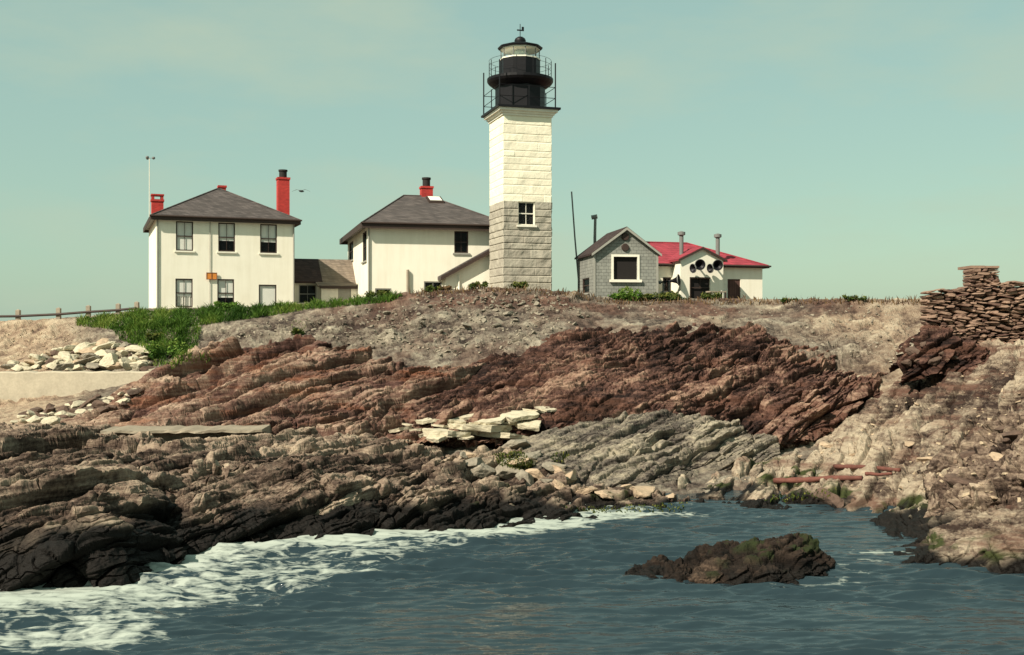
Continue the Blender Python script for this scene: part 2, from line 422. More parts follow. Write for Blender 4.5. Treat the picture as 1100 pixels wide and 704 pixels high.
M['talus_grey'] = mat_granite('grey_talus', (.27, .23, .175), (.055, .038, .03))
M['talus_tan'] = mat_granite('tan_talus', (.40, .31, .21), (.12, .07, .05))
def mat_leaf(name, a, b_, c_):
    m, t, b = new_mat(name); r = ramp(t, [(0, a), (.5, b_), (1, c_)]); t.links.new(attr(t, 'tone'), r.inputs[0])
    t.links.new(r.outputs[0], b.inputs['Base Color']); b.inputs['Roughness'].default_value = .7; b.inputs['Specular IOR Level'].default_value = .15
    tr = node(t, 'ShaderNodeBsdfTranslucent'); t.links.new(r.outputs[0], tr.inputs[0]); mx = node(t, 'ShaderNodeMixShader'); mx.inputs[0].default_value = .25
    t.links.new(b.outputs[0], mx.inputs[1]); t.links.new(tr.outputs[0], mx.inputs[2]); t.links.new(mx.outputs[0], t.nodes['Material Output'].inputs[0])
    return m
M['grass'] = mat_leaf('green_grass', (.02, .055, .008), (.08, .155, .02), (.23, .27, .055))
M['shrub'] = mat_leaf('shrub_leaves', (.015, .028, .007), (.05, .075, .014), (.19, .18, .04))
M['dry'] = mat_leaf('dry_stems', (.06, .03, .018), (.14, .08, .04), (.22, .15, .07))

def mat_ground():
    m, t, b = new_mat('bluff_earth'); co = objco(t); tone = attr(t, 'tone')
    mp = node(t, 'ShaderNodeMapping'); mp.inputs['Scale'].default_value = (1, .5, 1.6); t.links.new(co, mp.inputs[0])
    n = noise_tex(t, 1.4, 8, .7, mp.outputs[0]); n2 = noise_tex(t, 5, 7, .8, co); n3 = noise_tex(t, .25, 4, .6, co)
    v = math_n(t, 'ADD', math_n(t, 'MULTIPLY', n, .28), math_n(t, 'ADD', math_n(t, 'MULTIPLY', n2, .47), math_n(t, 'MULTIPLY', tone, .25)))
    r = ramp(t, [(.39, (.030, .020, .016)), (.47, (.125, .097, .075)), (.55, (.205, .172, .132)), (.67, (.40, .35, .265))]); t.links.new(v, r.inputs[0])
    r2 = ramp(t, [(.36, (.09, .055, .04)), (.47, (.27, .19, .13)), (.57, (.38, .295, .205)), (.72, (.52, .43, .31))]); t.links.new(v, r2.inputs[0])
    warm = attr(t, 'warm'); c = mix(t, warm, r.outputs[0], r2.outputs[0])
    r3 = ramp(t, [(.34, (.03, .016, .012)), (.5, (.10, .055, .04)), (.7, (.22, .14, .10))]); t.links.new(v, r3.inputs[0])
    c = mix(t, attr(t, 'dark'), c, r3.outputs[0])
    t.links.new(c, b.inputs['Base Color']); b.inputs['Roughness'].default_value = .95
    bump(t, b, math_n(t, 'ADD', n2, n), 1.0, .10); return m
M['ground'] = mat_ground()

def mat_sea():
    m, t, b = new_mat('sea_water'); co = objco(t)
    b.inputs['Base Color'].default_value = (.017, .030, .037, 1); b.inputs['Roughness'].default_value = .07; b.inputs['IOR'].default_value = 1.33
    b.inputs['Specular IOR Level'].default_value = .5
    mp = node(t, 'ShaderNodeMapping'); mp.inputs['Scale'].default_value = (.55, 1.5, 1); mp.inputs['Rotation'].default_value = (0, 0, .08); t.links.new(co, mp.inputs[0])
    h = math_n(t, 'ADD', noise_tex(t, 3.4, 4, .55, mp.outputs[0], .6), math_n(t, 'MULTIPLY', noise_tex(t, 9, 3, .5, mp.outputs[0], .4), .3))
    bump(t, b, h, .28, .05)
    fo = attr(t, 'foam')
    mf = node(t, 'ShaderNodeMapping'); mf.inputs['Scale'].default_value = (.42, 2.3, 1); mf.inputs['Rotation'].default_value = (0, 0, .16); t.links.new(co, mf.inputs[0])
    n = math_n(t, 'ADD', math_n(t, 'MULTIPLY', noise_tex(t, 1.2, 9, .72, mf.outputs[0], 1.0), .72), math_n(t, 'MULTIPLY', noise_tex(t, 6, 6, .75, mf.outputs[0], .8), .28))
    mg = node(t, 'ShaderNodeMapping'); mg.inputs['Scale'].default_value = (.9, 6.5, 1); mg.inputs['Rotation'].default_value = (0, 0, .10); t.links.new(co, mg.inputs[0])
    rp = noise_tex(t, 1.0, 5, .6, mg.outputs[0], .8)
    n = math_n(t, 'ADD', n, math_n(t, 'MULTIPLY', math_n(t, 'SUBTRACT', rp, .5), .75))
    vo = node(t, 'ShaderNodeTexVoronoi'); vo.feature = 'DISTANCE_TO_EDGE'; vo.inputs['Scale'].default_value = 1.0
    mv = node(t, 'ShaderNodeMapping'); mv.inputs['Scale'].default_value = (1.5, 4.2, 1); mv.inputs['Rotation'].default_value = (0, 0, .12)
    dv = node(t, 'ShaderNodeVectorMath'); dv.operation = 'ADD'; nv = t.nodes.new('ShaderNodeTexNoise'); nv.inputs['Scale'].default_value = 1.6; nv.inputs['Detail'].default_value = 4; t.links.new(co, nv.inputs['Vector'])
    t.links.new(co, dv.inputs[0]); t.links.new(nv.outputs['Color'], dv.inputs[1]); t.links.new(dv.outputs[0], mv.inputs[0]); t.links.new(mv.outputs[0], vo.inputs['Vector'])
    n = math_n(t, 'SUBTRACT', n, math_n(t, 'MULTIPLY', math_n(t, 'SUBTRACT', vo.outputs['Distance'], .12), .55))
    v = math_n(t, 'ADD', math_n(t, 'MULTIPLY', math_n(t, 'SUBTRACT', n, .62), 1.5), math_n(t, 'SUBTRACT', fo, .42))
    r = ramp(t, [(.0, (0, 0, 0)), (.10, (.40, .40, .40)), (.34, (1, 1, 1))]); t.links.new(v, r.inputs[0])
    d = node(t, 'ShaderNodeBsdfPrincipled'); d.inputs['Base Color'].default_value = (.34, .375, .325, 1); d.inputs['Roughness'].default_value = .8
    mx = node(t, 'ShaderNodeMixShader'); t.links.new(math_n(t, 'MULTIPLY', r.outputs[0], .93), mx.inputs[0]); t.links.new(b.outputs[0], mx.inputs[1]); t.links.new(d.outputs[0], mx.inputs[2])
    t.links.new(mx.outputs[0], t.nodes['Material Output'].inputs[0]); return m
M['sea'] = mat_sea()

# ------------------------------------------------------------------ the ground: plateau, bluff face, cove floor
def zl(Y, pts):   # a control line at constant depth given by real heights
    return [(p, CY - (z - CAMZ) * F / Y, Y) for p, z in pts]
PXS = (-500, -200, 0, 80, 160, 260, 360, 440, 520, 600, 660, 730, 820, 900, 970, 1010, 1100, 1300, 1600)
def line(pys, Ys): return list(zip(PXS, pys, Ys))
ground_lines = [
    zl(900, [(-500, 3), (1600, 3)]),
    zl(160, [(-500, 5.0), (550, 6.4), (1600, 6.4)]),
    zl(90, [(-500, 5.3), (0, 5.3), (160, 6.3), (520, 7.35), (820, 6.9), (1600, 6.9)]),
    zl(69, [(-500, 5.5), (0, 5.62), (90, 5.9), (160, 6.55), (300, 6.6), (440, 7.2), (520, 7.55), (600, 7.5), (640, 7.1), (820, 7.0), (1000, 6.9), (1600, 6.9)]),
    line((345, 345, 345, 342.5, 334, 330, 326, 314, 308, 312, 322, 322, 322, 321, 322, 322, 320, 318, 318),
         (66, 66, 66, 65, 64, 63, 61, 60, 60, 60, 60.5, 60.5, 61, 59, 58, 57, 56, 56, 56)),
    line((372, 372, 371, 366, 350, 346, 342, 334, 330, 333, 336, 336, 335, 338, 345, 350, 340, 335, 335),
         (63, 63, 63, 62, 61, 60, 58.5, 57.5, 57.5, 57.5, 58, 58, 58.5, 57, 55.5, 54, 53, 52, 52)),
    line((400, 400, 399, 399, 394, 385, 380, 370, 365, 362, 356, 352, 362, 378, 390, 388, 372, 365, 365),
         (58.5, 58.5, 58.5, 58.5, 57.5, 56, 55, 54, 53.5, 53, 53.5, 54, 54, 53, 51.5, 50, 47, 46, 46)),
    line((440, 440, 437, 425, 412, 425, 420, 408, 408, 412, 416, 416, 426, 428, 412, 402, 385, 380, 380),
         (55.5, 55.5, 55.5, 55, 55, 51, 50, 50, 49, 48, 48, 48, 49, 49.5, 49, 47, 42, 40, 40)),
    zl(45, [(-500, .9), (0, .9), (180, 1.2), (420, .8), (600, .6), (800, .3), (950, .9), (1100, 3.3), (1215, 4.1), (1600, 5.0)]),
    zl(36, [(-500, .4), (0, .6), (400, .3), (700, .1), (850, .1), (1000, .9), (1100, 1.6), (1215, 3.0), (1600, 4.2)]),
    zl(29, [(-500, -.6), (400, -.9), (900, -1.4), (1100, -.4), (1215, 1.7), (1600, 3.0)]),
    zl(14, [(-500, -4), (1150, -4), (1600, 1.0)]),
]
G = loft(ground_lines, 1.8, 1.15)
sh = G.shape; P = G.reshape(-1, 3)
N = grid_normals(G).reshape(-1, 3)
steep = sstep(.97, .80, N[:, 2])
near = sstep(110, 80, P[:, 1])
pxs = P[:, 0] / P[:, 1] * F + CX
smoothside = .35 + .65 * sstep(120, 330, pxs)
s1, t1 = strata(P, (-.25, .3, .9), .55, 3, 2.2, .5, sh=sh[:2])
s2, t2 = strata(P, (-.3, .2, .9), .22, 8, 2.4, .4, sh=sh[:2])
gul = ridged(P * np.array([1.1, .5, .25]), 4, 41)           # gullies running down the bluff
d = (.25 * fbm(P * .5, 4, 2) + .24 * s1 * smoothside + .15 * s2 * smoothside + .15 * fbm(P * 2.4, 4, 9) - .12 * gul) * (.3 + .7 * steep) * near
d += .25 * near * fbm(P * .35, 3, 12) * steep
cr_ = np.abs(vnoise(P @ np.array([[1.0, 0, .5], [0, .8, 0], [-.4, 0, 2.0]]).T + .35 * vnoise(P * 2.3, 18)[:, None], 61))
d -= .12 * (1 - sstep(0, .09, cr_)) * near * steep * smoothside + .10 * np.maximum(0, vnoise(P * np.array([1.9, 1.2, 2.6]), 27)) * near * steep
P2 = P + N * d[:, None]
tone = .5 * t1 + .5 * t2
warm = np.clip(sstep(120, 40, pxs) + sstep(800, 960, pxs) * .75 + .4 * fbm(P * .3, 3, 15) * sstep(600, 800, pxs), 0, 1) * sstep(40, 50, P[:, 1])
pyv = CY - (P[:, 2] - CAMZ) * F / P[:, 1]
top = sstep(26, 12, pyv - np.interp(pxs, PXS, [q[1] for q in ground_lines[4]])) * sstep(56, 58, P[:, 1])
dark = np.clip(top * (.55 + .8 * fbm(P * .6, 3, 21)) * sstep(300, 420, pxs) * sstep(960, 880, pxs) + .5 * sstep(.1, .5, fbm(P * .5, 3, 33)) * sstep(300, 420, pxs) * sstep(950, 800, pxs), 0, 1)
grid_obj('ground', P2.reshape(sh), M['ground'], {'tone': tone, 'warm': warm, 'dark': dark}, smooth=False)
GROUND = P2.reshape(sh)

# ------------------------------------------------------------------ the rock ledges
def ledge(name, lines, mat, bed=BED, step=.86, wet=(-.2, .2), weed=None, vmul=1.3, seed=0, sm=7, wfr=.7, **kw):
    G = loft(lines, step, vmul, sm)
    G, tone = rockify(G, bed, seed=seed, **kw)
    w = wet_attr(G, *wet, seed=seed)
    wd = weed_attr(G, *weed, seed=seed, fr=wfr) if weed else np.zeros(len(w))
    o = grid_obj(name, G, M[mat], {'tone': tone, 'wet': w, 'weed': wd}, smooth=False)
    return G

# red slanting slabs, left of centre
ledge('rock_ledge', [
    [(40, 480, 52), (190, 420, 55), (330, 400, 55), (420, 410, 55), (520, 420, 54)],
    [(55, 466, 47), (110, 440, 49), (170, 404, 51), (215, 382, 52), (255, 368, 52), (300, 366, 52), (340, 361, 52), (372, 371, 52), (420, 384, 51.5), (470, 398, 51), (530, 408, 50)],
    [(55, 470, 46), (120, 452, 46.5), (200, 418, 48), (262, 392, 49), (330, 382, 49.5), (380, 392, 49.5), (440, 405, 49), (530, 420, 48)],
    [(60, 476, 44), (140, 462, 44), (220, 444, 45), (300, 425, 46), (380, 420, 47), (450, 432, 46.5), (540, 440, 46)],
    [(80, 478, 41), (160, 468, 41), (240, 464, 41.5), (310, 458, 42), (390, 458, 43), (470, 452, 44), (540, 456, 44)],
    [(80, 500, 40), (240, 490, 40), (400, 480, 41), (540, 475, 42)],
], 'red_rock', big=.28, bigf=.3, layers=((1.3, .42), (.5, .22), (.2, .10)), seed=11, blk=6, warp=.25, wet=(-.5, -.2))

# the big dark-red outcrop under the small buildings
ledge('rock_ledge', [
    [(430, 430, 56), (600, 385, 57), (700, 375, 57), (800, 380, 57), (900, 410, 56), (965, 425, 55)],
    [(440, 412, 49), (500, 394, 50), (560, 380, 52), (600, 362, 53), (650, 350, 54), (700, 351, 54), (760, 349, 54), (810, 356, 54), (835, 368, 53.5), (880, 380, 53), (920, 396, 52), (955, 408, 51)],
    [(440, 424, 47.5), (510, 408, 48), (580, 392, 49), (640, 374, 50), (700, 366, 51), (770, 366, 51), (820, 376, 51), (870, 390, 50.5), (920, 402, 50.5), (954, 411, 50)],
    [(440, 432, 46), (520, 424, 46), (600, 412, 46), (680, 400, 47), (760, 400, 47.5), (830, 405, 48), (890, 412, 48.5), (925, 418, 49), (950, 416, 49.3)],
    [(445, 440, 45), (530, 438, 44.5), (620, 436, 44), (700, 434, 44), (780, 436, 45), (850, 440, 45.4), (895, 440, 46.6), (925, 428, 47.6), (946, 421, 48.2)],
    [(450, 452, 43.5), (540, 452, 42.5), (630, 456, 42), (720, 462, 42), (790, 472, 42.6), (838, 478, 43.6), (884, 458, 45.8), (922, 437, 47.3), (946, 427, 48)],
    [(450, 480, 43), (700, 500, 41.5), (790, 500, 42.5), (840, 490, 44.2), (944, 445, 48.2)],
], 'dark_rock', big=.28, bigf=.33, layers=((1.1, .36), (.42, .24), (.18, .11)), seed=25, blk=6, warp=.25, rough=.07, wet=(-.5, -.2))

# smooth grey ledge in front of it
GREY = ledge('rock_ledge', [
    [(530, 500, 44), (700, 480, 45), (850, 490, 45)],
    [(540, 480, 40), (590, 460, 41), (640, 446, 42), (700, 438, 42.6), (760, 446, 42.6), (800, 457, 42.8), (838, 472, 43.3)],
    [(545, 488, 38.5), (600, 471, 39), (650, 459, 39.6), (710, 454, 40.4), (765, 460, 41), (805, 474, 42), (838, 480, 42.6)],
    [(555, 500, 37), (610, 498, 37), (660, 494, 37.5), (712, 490, 38.5), (765, 484, 40), (805, 486, 41), (838, 486, 42)],
    [(570, 518, 35.5), (620, 520, 35.5), (670, 520, 36), (712, 512, 37), (750, 494, 39), (800, 494, 40.5), (836, 492, 41.6)],
    [(570, 545, 35), (640, 545, 35), (712, 535, 36.5), (750, 520, 38.5), (836, 510, 41.2)],
], 'grey_rock', big=.22, bigf=.35, layers=((1.1, .28), (.42, .17), (.16, .05)), seed=37, blk=9, warp=.25, joints=((1.4, .05),), wet=(-.3, .1))

# back shelf of the left shore
ledge('rock_ledge', [
    [(-110, 480, 47), (100, 480, 47), (300, 480, 47), (580, 500, 46)],
    [(-110, 455, 43), (0, 456, 43), (60, 462, 42.5), (115, 472, 41), (200, 474, 40), (290, 470, 40), (345, 462, 42), (400, 462, 42.5), (440, 470, 42), (500, 482, 41), (580, 490, 40)],
    [(-110, 470, 37), (0, 468, 37), (80, 472, 37), (180, 482, 36), (280, 484, 36), (360, 484, 37), (440, 492, 37), (520, 500, 37), (600, 508, 36.5)],
    [(-110, 490, 31), (0, 486, 31), (80, 486, 31.5), (180, 496, 31), (280, 498, 32), (360, 506, 33), (440, 512, 34), (520, 514, 34), (610, 524, 33.5)],
    [(-110, 530, 26.5), (0, 520, 27), (100, 515, 28), (200, 525, 28), (300, 530, 29), (400, 530, 30.5), (500, 534, 31.5), (630, 545, 31.5)],
    [(-110, 600, 26), (100, 590, 27), (300, 575, 28), (400, 570, 29.5), (640, 566, 30.5)],
], 'shore_rock', big=.30, bigf=.4, layers=((1.3, .42), (.46, .21), (.17, .06)), warp=.2, seed=41, blk=5, wet=(-.1, .5))

# three blunt blocks along the water's edge
ledge('rock_ledge', [
    [(-110, 560, 31), (60, 540, 31), (200, 560, 31)],
    [(-110, 490, 28), (0, 494, 28), (50, 490, 28.5), (105, 484, 28.5), (140, 500, 28), (168, 530, 27.5), (186, 560, 27)],
    [(-110, 520, 25), (0, 520, 25), (50, 520, 25.5), (105, 512, 26), (142, 520, 26.3), (170, 548, 26), (190, 580, 25.8)],
    [(-110, 570, 22.6), (0, 562, 22.8), (50, 560, 23.2), (105, 548, 24), (150, 560, 24.8), (175, 580, 25), (192, 596, 25.2)],
    [(-110, 622, 21.6), (0, 606, 22.4), (60, 602, 22.6), (115, 596, 23.1), (152, 590, 24.2), (178, 596, 24.8), (194, 602, 25.1)],
    [(-110, 680, 21.5), (0, 662, 22.2), (60, 656, 22.5), (120, 648, 23), (158, 630, 24.2), (180, 618, 24.9), (196, 612, 25)],
], 'shore_rock', big=.20, bigf=.55, layers=((1.2, .28), (.42, .15), (.14, .04)), seed=53, blk=5, warp=.25, wet=(.75, 1.3), step=.75)
ledge('rock_ledge', [
    [(150, 560, 31), (300, 530, 33), (420, 560, 32)],
    [(160, 540, 28.5), (205, 500, 29.5), (255, 492, 30.5), (310, 494, 31), (360, 505, 31), (395, 520, 30.5), (408, 548, 29.5)],
    [(160, 570, 26.5), (205, 530, 27.5), (255, 522, 28.4), (310, 515, 29.4), (358, 520, 29.6), (390, 536, 29.4), (404, 560, 28.9)],
    [(162, 592, 25.6), (205, 562, 26.2), (255, 556, 27), (310, 546, 28), (352, 548, 28.4), (384, 560, 28.4), (400, 574, 28.3)],
    [(168, 602, 25.2), (205, 582, 25.9), (260, 574, 26.8), (310, 568, 27.5), (352, 566, 27.9), (382, 570, 28.1), (398, 578, 28.1)],
    [(170, 625, 25.1), (205, 615, 25.7), (270, 602, 26.7), (330, 597, 27.3), (385, 592, 27.8), (400, 590, 28)],
], 'shore_rock', big=.22, bigf=.5, layers=((1.2, .36), (.42, .18), (.14, .045)), seed=67, blk=5, warp=.25, wet=(.5, 1.05), step=.75)
ledge('rock_ledge', [
    [(370, 560, 33), (500, 540, 35), (650, 560, 34)],
    [(380, 545, 30), (420, 520, 31), (470, 514, 32), (530, 520, 32.5), (580, 536, 32), (625, 556, 31), (645, 564, 30.6)],
    [(380, 560, 29), (420, 536, 30), (470, 530, 30.6), (530, 534, 31), (580, 546, 30.9), (622, 560, 30.4), (642, 566, 30.2)],
    [(382, 572, 28.4), (420, 552, 29.2), (470, 548, 29.8), (530, 548, 30.3), (580, 554, 30.4), (620, 563, 30.1), (640, 568, 30)],
    [(384, 582, 27.9), (430, 574, 28.7), (500, 570, 29.1), (560, 567, 29.5), (620, 568, 29.8), (640, 570, 29.8)],
    [(384, 600, 27.8), (430, 594, 28.5), (500, 588, 29), (560, 584, 29.4), (640, 580, 29.7)],
], 'shore_rock', big=.22, bigf=.6, layers=((.7, .26), (.27, .12), (.1, .035)), seed=71, blk=3, wet=(.35, .85), weed=(.05, .6), step=.75)

# the long tan slope on the right
TAN = ledge('rock_ledge', [
    [(930, 440, 52), (985, 415, 53), (1060, 400, 52), (1320, 380, 50)],
    [(890, 452, 50), (935, 420, 50.8), (985, 392, 50.2), (1030, 380, 47.5), (1100, 362, 44.5), (1200, 345, 42), (1320, 330, 40)],
    [(850, 476, 46.6), (905, 447, 48.2), (965, 420, 47), (1030, 400, 44), (1100, 385, 41), (1200, 372, 38), (1320, 360, 36)],
    [(790, 500, 42.8), (860, 486, 44), (930, 455, 43.2), (1010, 435, 40), (1100, 418, 37), (1200, 408, 34.5), (1320, 400, 32)],
    [(745, 510, 39), (820, 505, 39), (900, 495, 38.2), (990, 478, 36), (1100, 462, 33), (1200, 455, 30), (1320, 450, 28)],
    [(730, 522, 36.5), (810, 522, 36), (900, 518, 35), (985, 512, 33), (1100, 510, 29.5), (1200, 505, 27), (1320, 500, 25)],
    [(725, 536, 34.2), (810, 536, 33.8), (900, 534, 33.2), (985, 540, 30.8), (1100, 550, 27), (1200, 550, 24.5), (1320, 550, 22.5)],
    [(725, 552, 33.4), (810, 552, 33), (900, 552, 32.6), (985, 570, 29), (1100, 600, 25.6), (1200, 620, 23.5), (1320, 640, 21)],
], 'tan_rock', bed=(-.73, .24, .63), big=.25, bigf=.33, layers=((1.2, .34), (.45, .20), (.17, .055)), rough=.04, seed=83, blk=9, warp=.22, crack=.12, joints=((1.6, .05),), wet=(-.1, .28), weed=(.15, .55), vmul=1.2)

# the low weedy rim of the cove
ledge('rock_ledge', [
    [(600, 550, 36), (800, 545, 36), (960, 545, 35)],
    [(600, 530, 33.5), (640, 524, 34), (700, 528, 34), (760, 540, 33.5), (820, 538, 33.6), (880, 528, 33.8), (930, 530, 33.5), (955, 545, 33)],
    [(600, 545, 32.6), (640, 540, 32.8), (700, 541, 32.8), (760, 545, 32.7), (820, 544, 32.7), (880, 538, 32.9), (930, 540, 32.6), (955, 548, 32.4)],
    [(600, 552, 31.6), (640, 551, 31.9), (700, 550, 32), (760, 550, 32.1), (820, 549, 32.2), (880, 547, 32.3), (930, 548, 32.1), (955, 551, 32)],
    [(600, 566, 31.4), (955, 566, 31.8)],
], 'shore_rock', big=.12, bigf=.8, layers=((.5, .16), (.2, .07)), seed=91, blk=2.5, wet=(.1, .42), weed=(.12, .7))

# dark broken outcrop under the end of the rubble wall
ledge('rock_ledge', [
    [(955, 400, 48), (1000, 375, 48.5), (1060, 380, 47.5)],
    [(962, 388, 46), (978, 362, 46.3), (994, 348, 46.4), (1012, 352, 46), (1035, 366, 45.6), (1062, 376, 45.2)],
    [(964, 392, 45.4), (980, 376, 45.3), (996, 366, 45.3), (1014, 366, 45.2), (1038, 374, 45), (1062, 380, 44.9)],
    [(968, 398, 45), (984, 392, 44.7), (1000, 386, 44.6), (1018, 382, 44.6), (1040, 384, 44.6), (1062, 388, 44.6)],
    [(968, 412, 44.9), (1000, 402, 44.4), (1062, 400, 44.4)],
], 'dark_rock', sm=3, big=.12, bigf=.8, layers=((.5, .2), (.2, .1)), seed=141, blk=2, wet=(-2, -1))

# two sunlit rocks on the right edge
ledge('rock_ledge', [
    [(920, 590, 31), (1000, 560, 31), (1100, 560, 31)],
    [(922, 585, 29.5), (955, 556, 30), (990, 545, 30), (1040, 545, 29), (1110, 548, 28)],
    [(926, 584, 29), (960, 562, 29), (990, 554, 28.8), (1040, 554, 28), (1110, 560, 27)],
    [(930, 584, 28.4), (960, 571, 28.2), (995, 566, 28), (1040, 564, 27.3), (1110, 570, 26.2)],
    [(936, 590, 28.2), (960, 590, 27.8), (1000, 590, 27.3), (1110, 595, 25.6)],
], 'tan_rock', sm=3, wfr=1.6, bed=(-.3, -.2, .9), big=.12, bigf=.8, layers=((.5, .14), (.2, .06)), seed=97, blk=3, wet=(.2, .6), weed=(.1, .6))
ledge('rock_ledge', [
    [(955, 620, 28.5), (1050, 600, 29), (1180, 600, 27)],
    [(958, 590, 26.4), (990, 576, 26.8), (1030, 560, 27.2), (1070, 550, 27), (1110, 546, 26.5), (1180, 540, 24.5)],
    [(960, 595, 25.6), (995, 585, 25.7), (1040, 572, 25.8), (1100, 564, 25.2), (1180, 560, 23.2)],
    [(962, 602, 25), (1000, 597, 24.8), (1050, 590, 24.6), (1110, 586, 24), (1180, 588, 22)],
    [(966, 618, 24.8), (1000, 622, 24.3), (1050, 626, 24), (1110, 630, 23.4), (1180, 640, 21.5)],
], 'tan_rock', sm=3, wfr=1.6, bed=(-.45, .3, .85), big=.10, bigf=.7, layers=((.45, .15), (.18, .06)), seed=101, blk=5, wet=(.22, .55), weed=(.05, .35))

ledge('rock_ledge', [
    [(985, 520, 34), (1060, 470, 34), (1180, 440, 32)],
    [(990, 508, 32.4), (1030, 478, 33), (1070, 455, 33), (1110, 440, 32.5), (1180, 420, 29.5)],
    [(992, 520, 31), (1030, 500, 31.2), (1070, 482, 31), (1110, 470, 30.5), (1180, 455, 27.5)],
    [(996, 534, 30), (1030, 525, 29.8), (1070, 516, 29.2), (1110, 508, 28.6), (1180, 500, 25.8)],
    [(1000, 548, 29.3), (1030, 544, 28.8), (1070, 540, 28.2), (1110, 536, 27.4), (1180, 530, 24.8)],
    [(1000, 570, 29), (1110, 560, 27.2), (1180, 560, 24.6)],
], 'shore_rock', sm=4, bed=(-.45, .1, .85), big=.22, bigf=.8, layers=((.5, .30), (.22, .20), (.1, .08)), rough=.10, seed=131, blk=2, wet=(-2, -1.5))

# weed-covered rock standing alone in the water
def half(name, lines, mat, label, **kw):
    ledge(name, lines, mat, **kw); o = COL.objects[-1]; del o['kind']; return o
n0 = set(o.name for o in COL.objects)
ledge('sea_rock', [
    [(655, 640, 25.5), (760, 625, 26.5), (900, 625, 25.8)],
    [(660, 622, 24.2), (700, 606, 24.4), (745, 594, 24.6), (780, 588, 24.7), (815, 580, 24.7), (845, 576, 24.6), (868, 582, 24.5), (884, 596, 24.4), (892, 610, 24.2)],
    [(660, 624, 23.8), (700, 612, 23.8), (745, 604, 23.9), (780, 597, 23.9), (815, 590, 23.9), (845, 588, 23.9), (868, 594, 23.9), (884, 606, 23.9), (892, 614, 23.9)],
    [(662, 627, 23.4), (700, 621, 23.2), (745, 616, 23), (790, 614, 22.9), (830, 612, 22.9), (860, 612, 23), (880, 614, 23.3), (891, 616, 23.7)],
    [(670, 645, 23.3), (745, 652, 22.6), (830, 650, 22.4), (890, 640, 23.4)],
], 'sea_rock', sm=4, wfr=2.4, joints=((.5, .06),), big=.10, bigf=.9, layers=((.4, .09), (.17, .06)), rough=.09, crack=.05, seed=113, blk=2, wet=(-.05, .18), weed=(.3, .75), step=.7)
for o in COL.objects:
    if o.name not in n0:
        del o['kind']; tag(o, 'dark seaweed-covered rock standing alone in the water of the cove', 'rock')

# ------------------------------------------------------------------ the sea
ys = np.concatenate([np.linspace(9, 16, 30), 16 * (34 / 16) ** np.linspace(0.003, 1, 560), np.geomspace(34.3, 9000, 60)])
ax = np.concatenate([np.linspace(-40, -1.0, 12), np.linspace(-.75, -.52, 20), np.linspace(-.5, .5, 760), np.linspace(.52, .75, 20), np.linspace(1, 40, 12)])
AX, YS = np.meshgrid(ax, ys)
X = AX * YS; Pw = np.stack([X, YS, X * 0], -1).reshape(-1, 3)
near = sstep(60, 30, Pw[:, 1]) * sstep(1.2, .7, np.abs(Pw[:, 0] / Pw[:, 1]))
z = np.zeros(len(Pw)); rng = np.random.RandomState(4)
wv = fbm(Pw * .35, 2, 61)
for lam, amp, a0, spread in ((2.6, .011, -1.75, .35), (1.5, .010, -1.4, .45), (.95, .010, -1.65, .45), (.6, .010, -1.5, .5), (.38, .0085, -1.55, .5), (.24, .005, -1.5, .6)):
    for k in range(4):
        a = a0 + rng.uniform(-spread, spread); l = lam * rng.uniform(.8, 1.25)
        ph = (Pw[:, 0] * math.cos(a) + Pw[:, 1] * math.sin(a)) * 2 * math.pi / l + rng.uniform(0, 6) + wv * 2.5
        s_ = np.sin(ph); z += amp * 1.15 * (1.05 - 1.9 * np.sqrt(np.sin(ph / 2) ** 2 + .03) if k == 0 else s_)
z *= np.clip(.75 + 1.1 * fbm(Pw * np.array([.16, .3, 1]), 3, 64), .25, 1.45)
z += .028 * fbm(Pw * np.array([.7, 2.4, 1]), 4, 62)
Pw[:, 2] = z * near
# foam: thick against the left shore, thinning outwards and along the cove
shore = np.array([(-400, 655), (0, 640), (60, 634), (120, 627), (165, 607), (190, 600), (270, 585), (385, 579), (480, 567), (620, 562), (700, 552), (960, 552)], float)
spx = np.interp(Pw[:, 0] / Pw[:, 1] * F + CX, shore[:, 0], shore[:, 1]); sy = CAMZ * F / (spx - CY)
off = sy - Pw[:, 1]; px = Pw[:, 0] / Pw[:, 1] * F + CX
reach = np.interp(px, [-400, 0, 120, 260, 400, 520, 640, 760, 1100], [6.5, 6.0, 6.5, 7.0, 4.6, 2.4, .9, .6, .6])
band = np.interp(px, [-400, 0, 200, 400, 560, 640, 800], [.9, .9, .75, .6, .45, .3, .3])
foam = .36 * np.exp(-(np.maximum(off, 0) / band) ** 2) + .58 * (1 - sstep(.45, 1.25, off / reach)) + .08
foam = foam * sstep(860, 560, px) + sstep(560, 860, px) * (.40 * np.exp(-((off - .5) / .6) ** 2) + .05)
rx, ry = (px - 780) / 150, (Pw[:, 1] - 23.6) / 1.3
foam = np.maximum(foam, .47 * np.exp(-((np.abs(np.hypot(rx, ry) - 1)) / .18) ** 2) * sstep(700, 880, px))
foam = np.maximum(foam, .46 * np.exp(-((px - 945) / 45) ** 2 - ((Pw[:, 1] - 25.6) / 1.4) ** 2))
foam = np.where(px < 700, foam * 1.06, foam)
foam += .15 * fbm(Pw * np.array([.30, .8, 1]), 3, 71)
foam = np.clip(foam, 0, 1) * near
grid_obj('sea', Pw.reshape(len(ys), len(ax), 3), M['sea'], {'foam': foam})

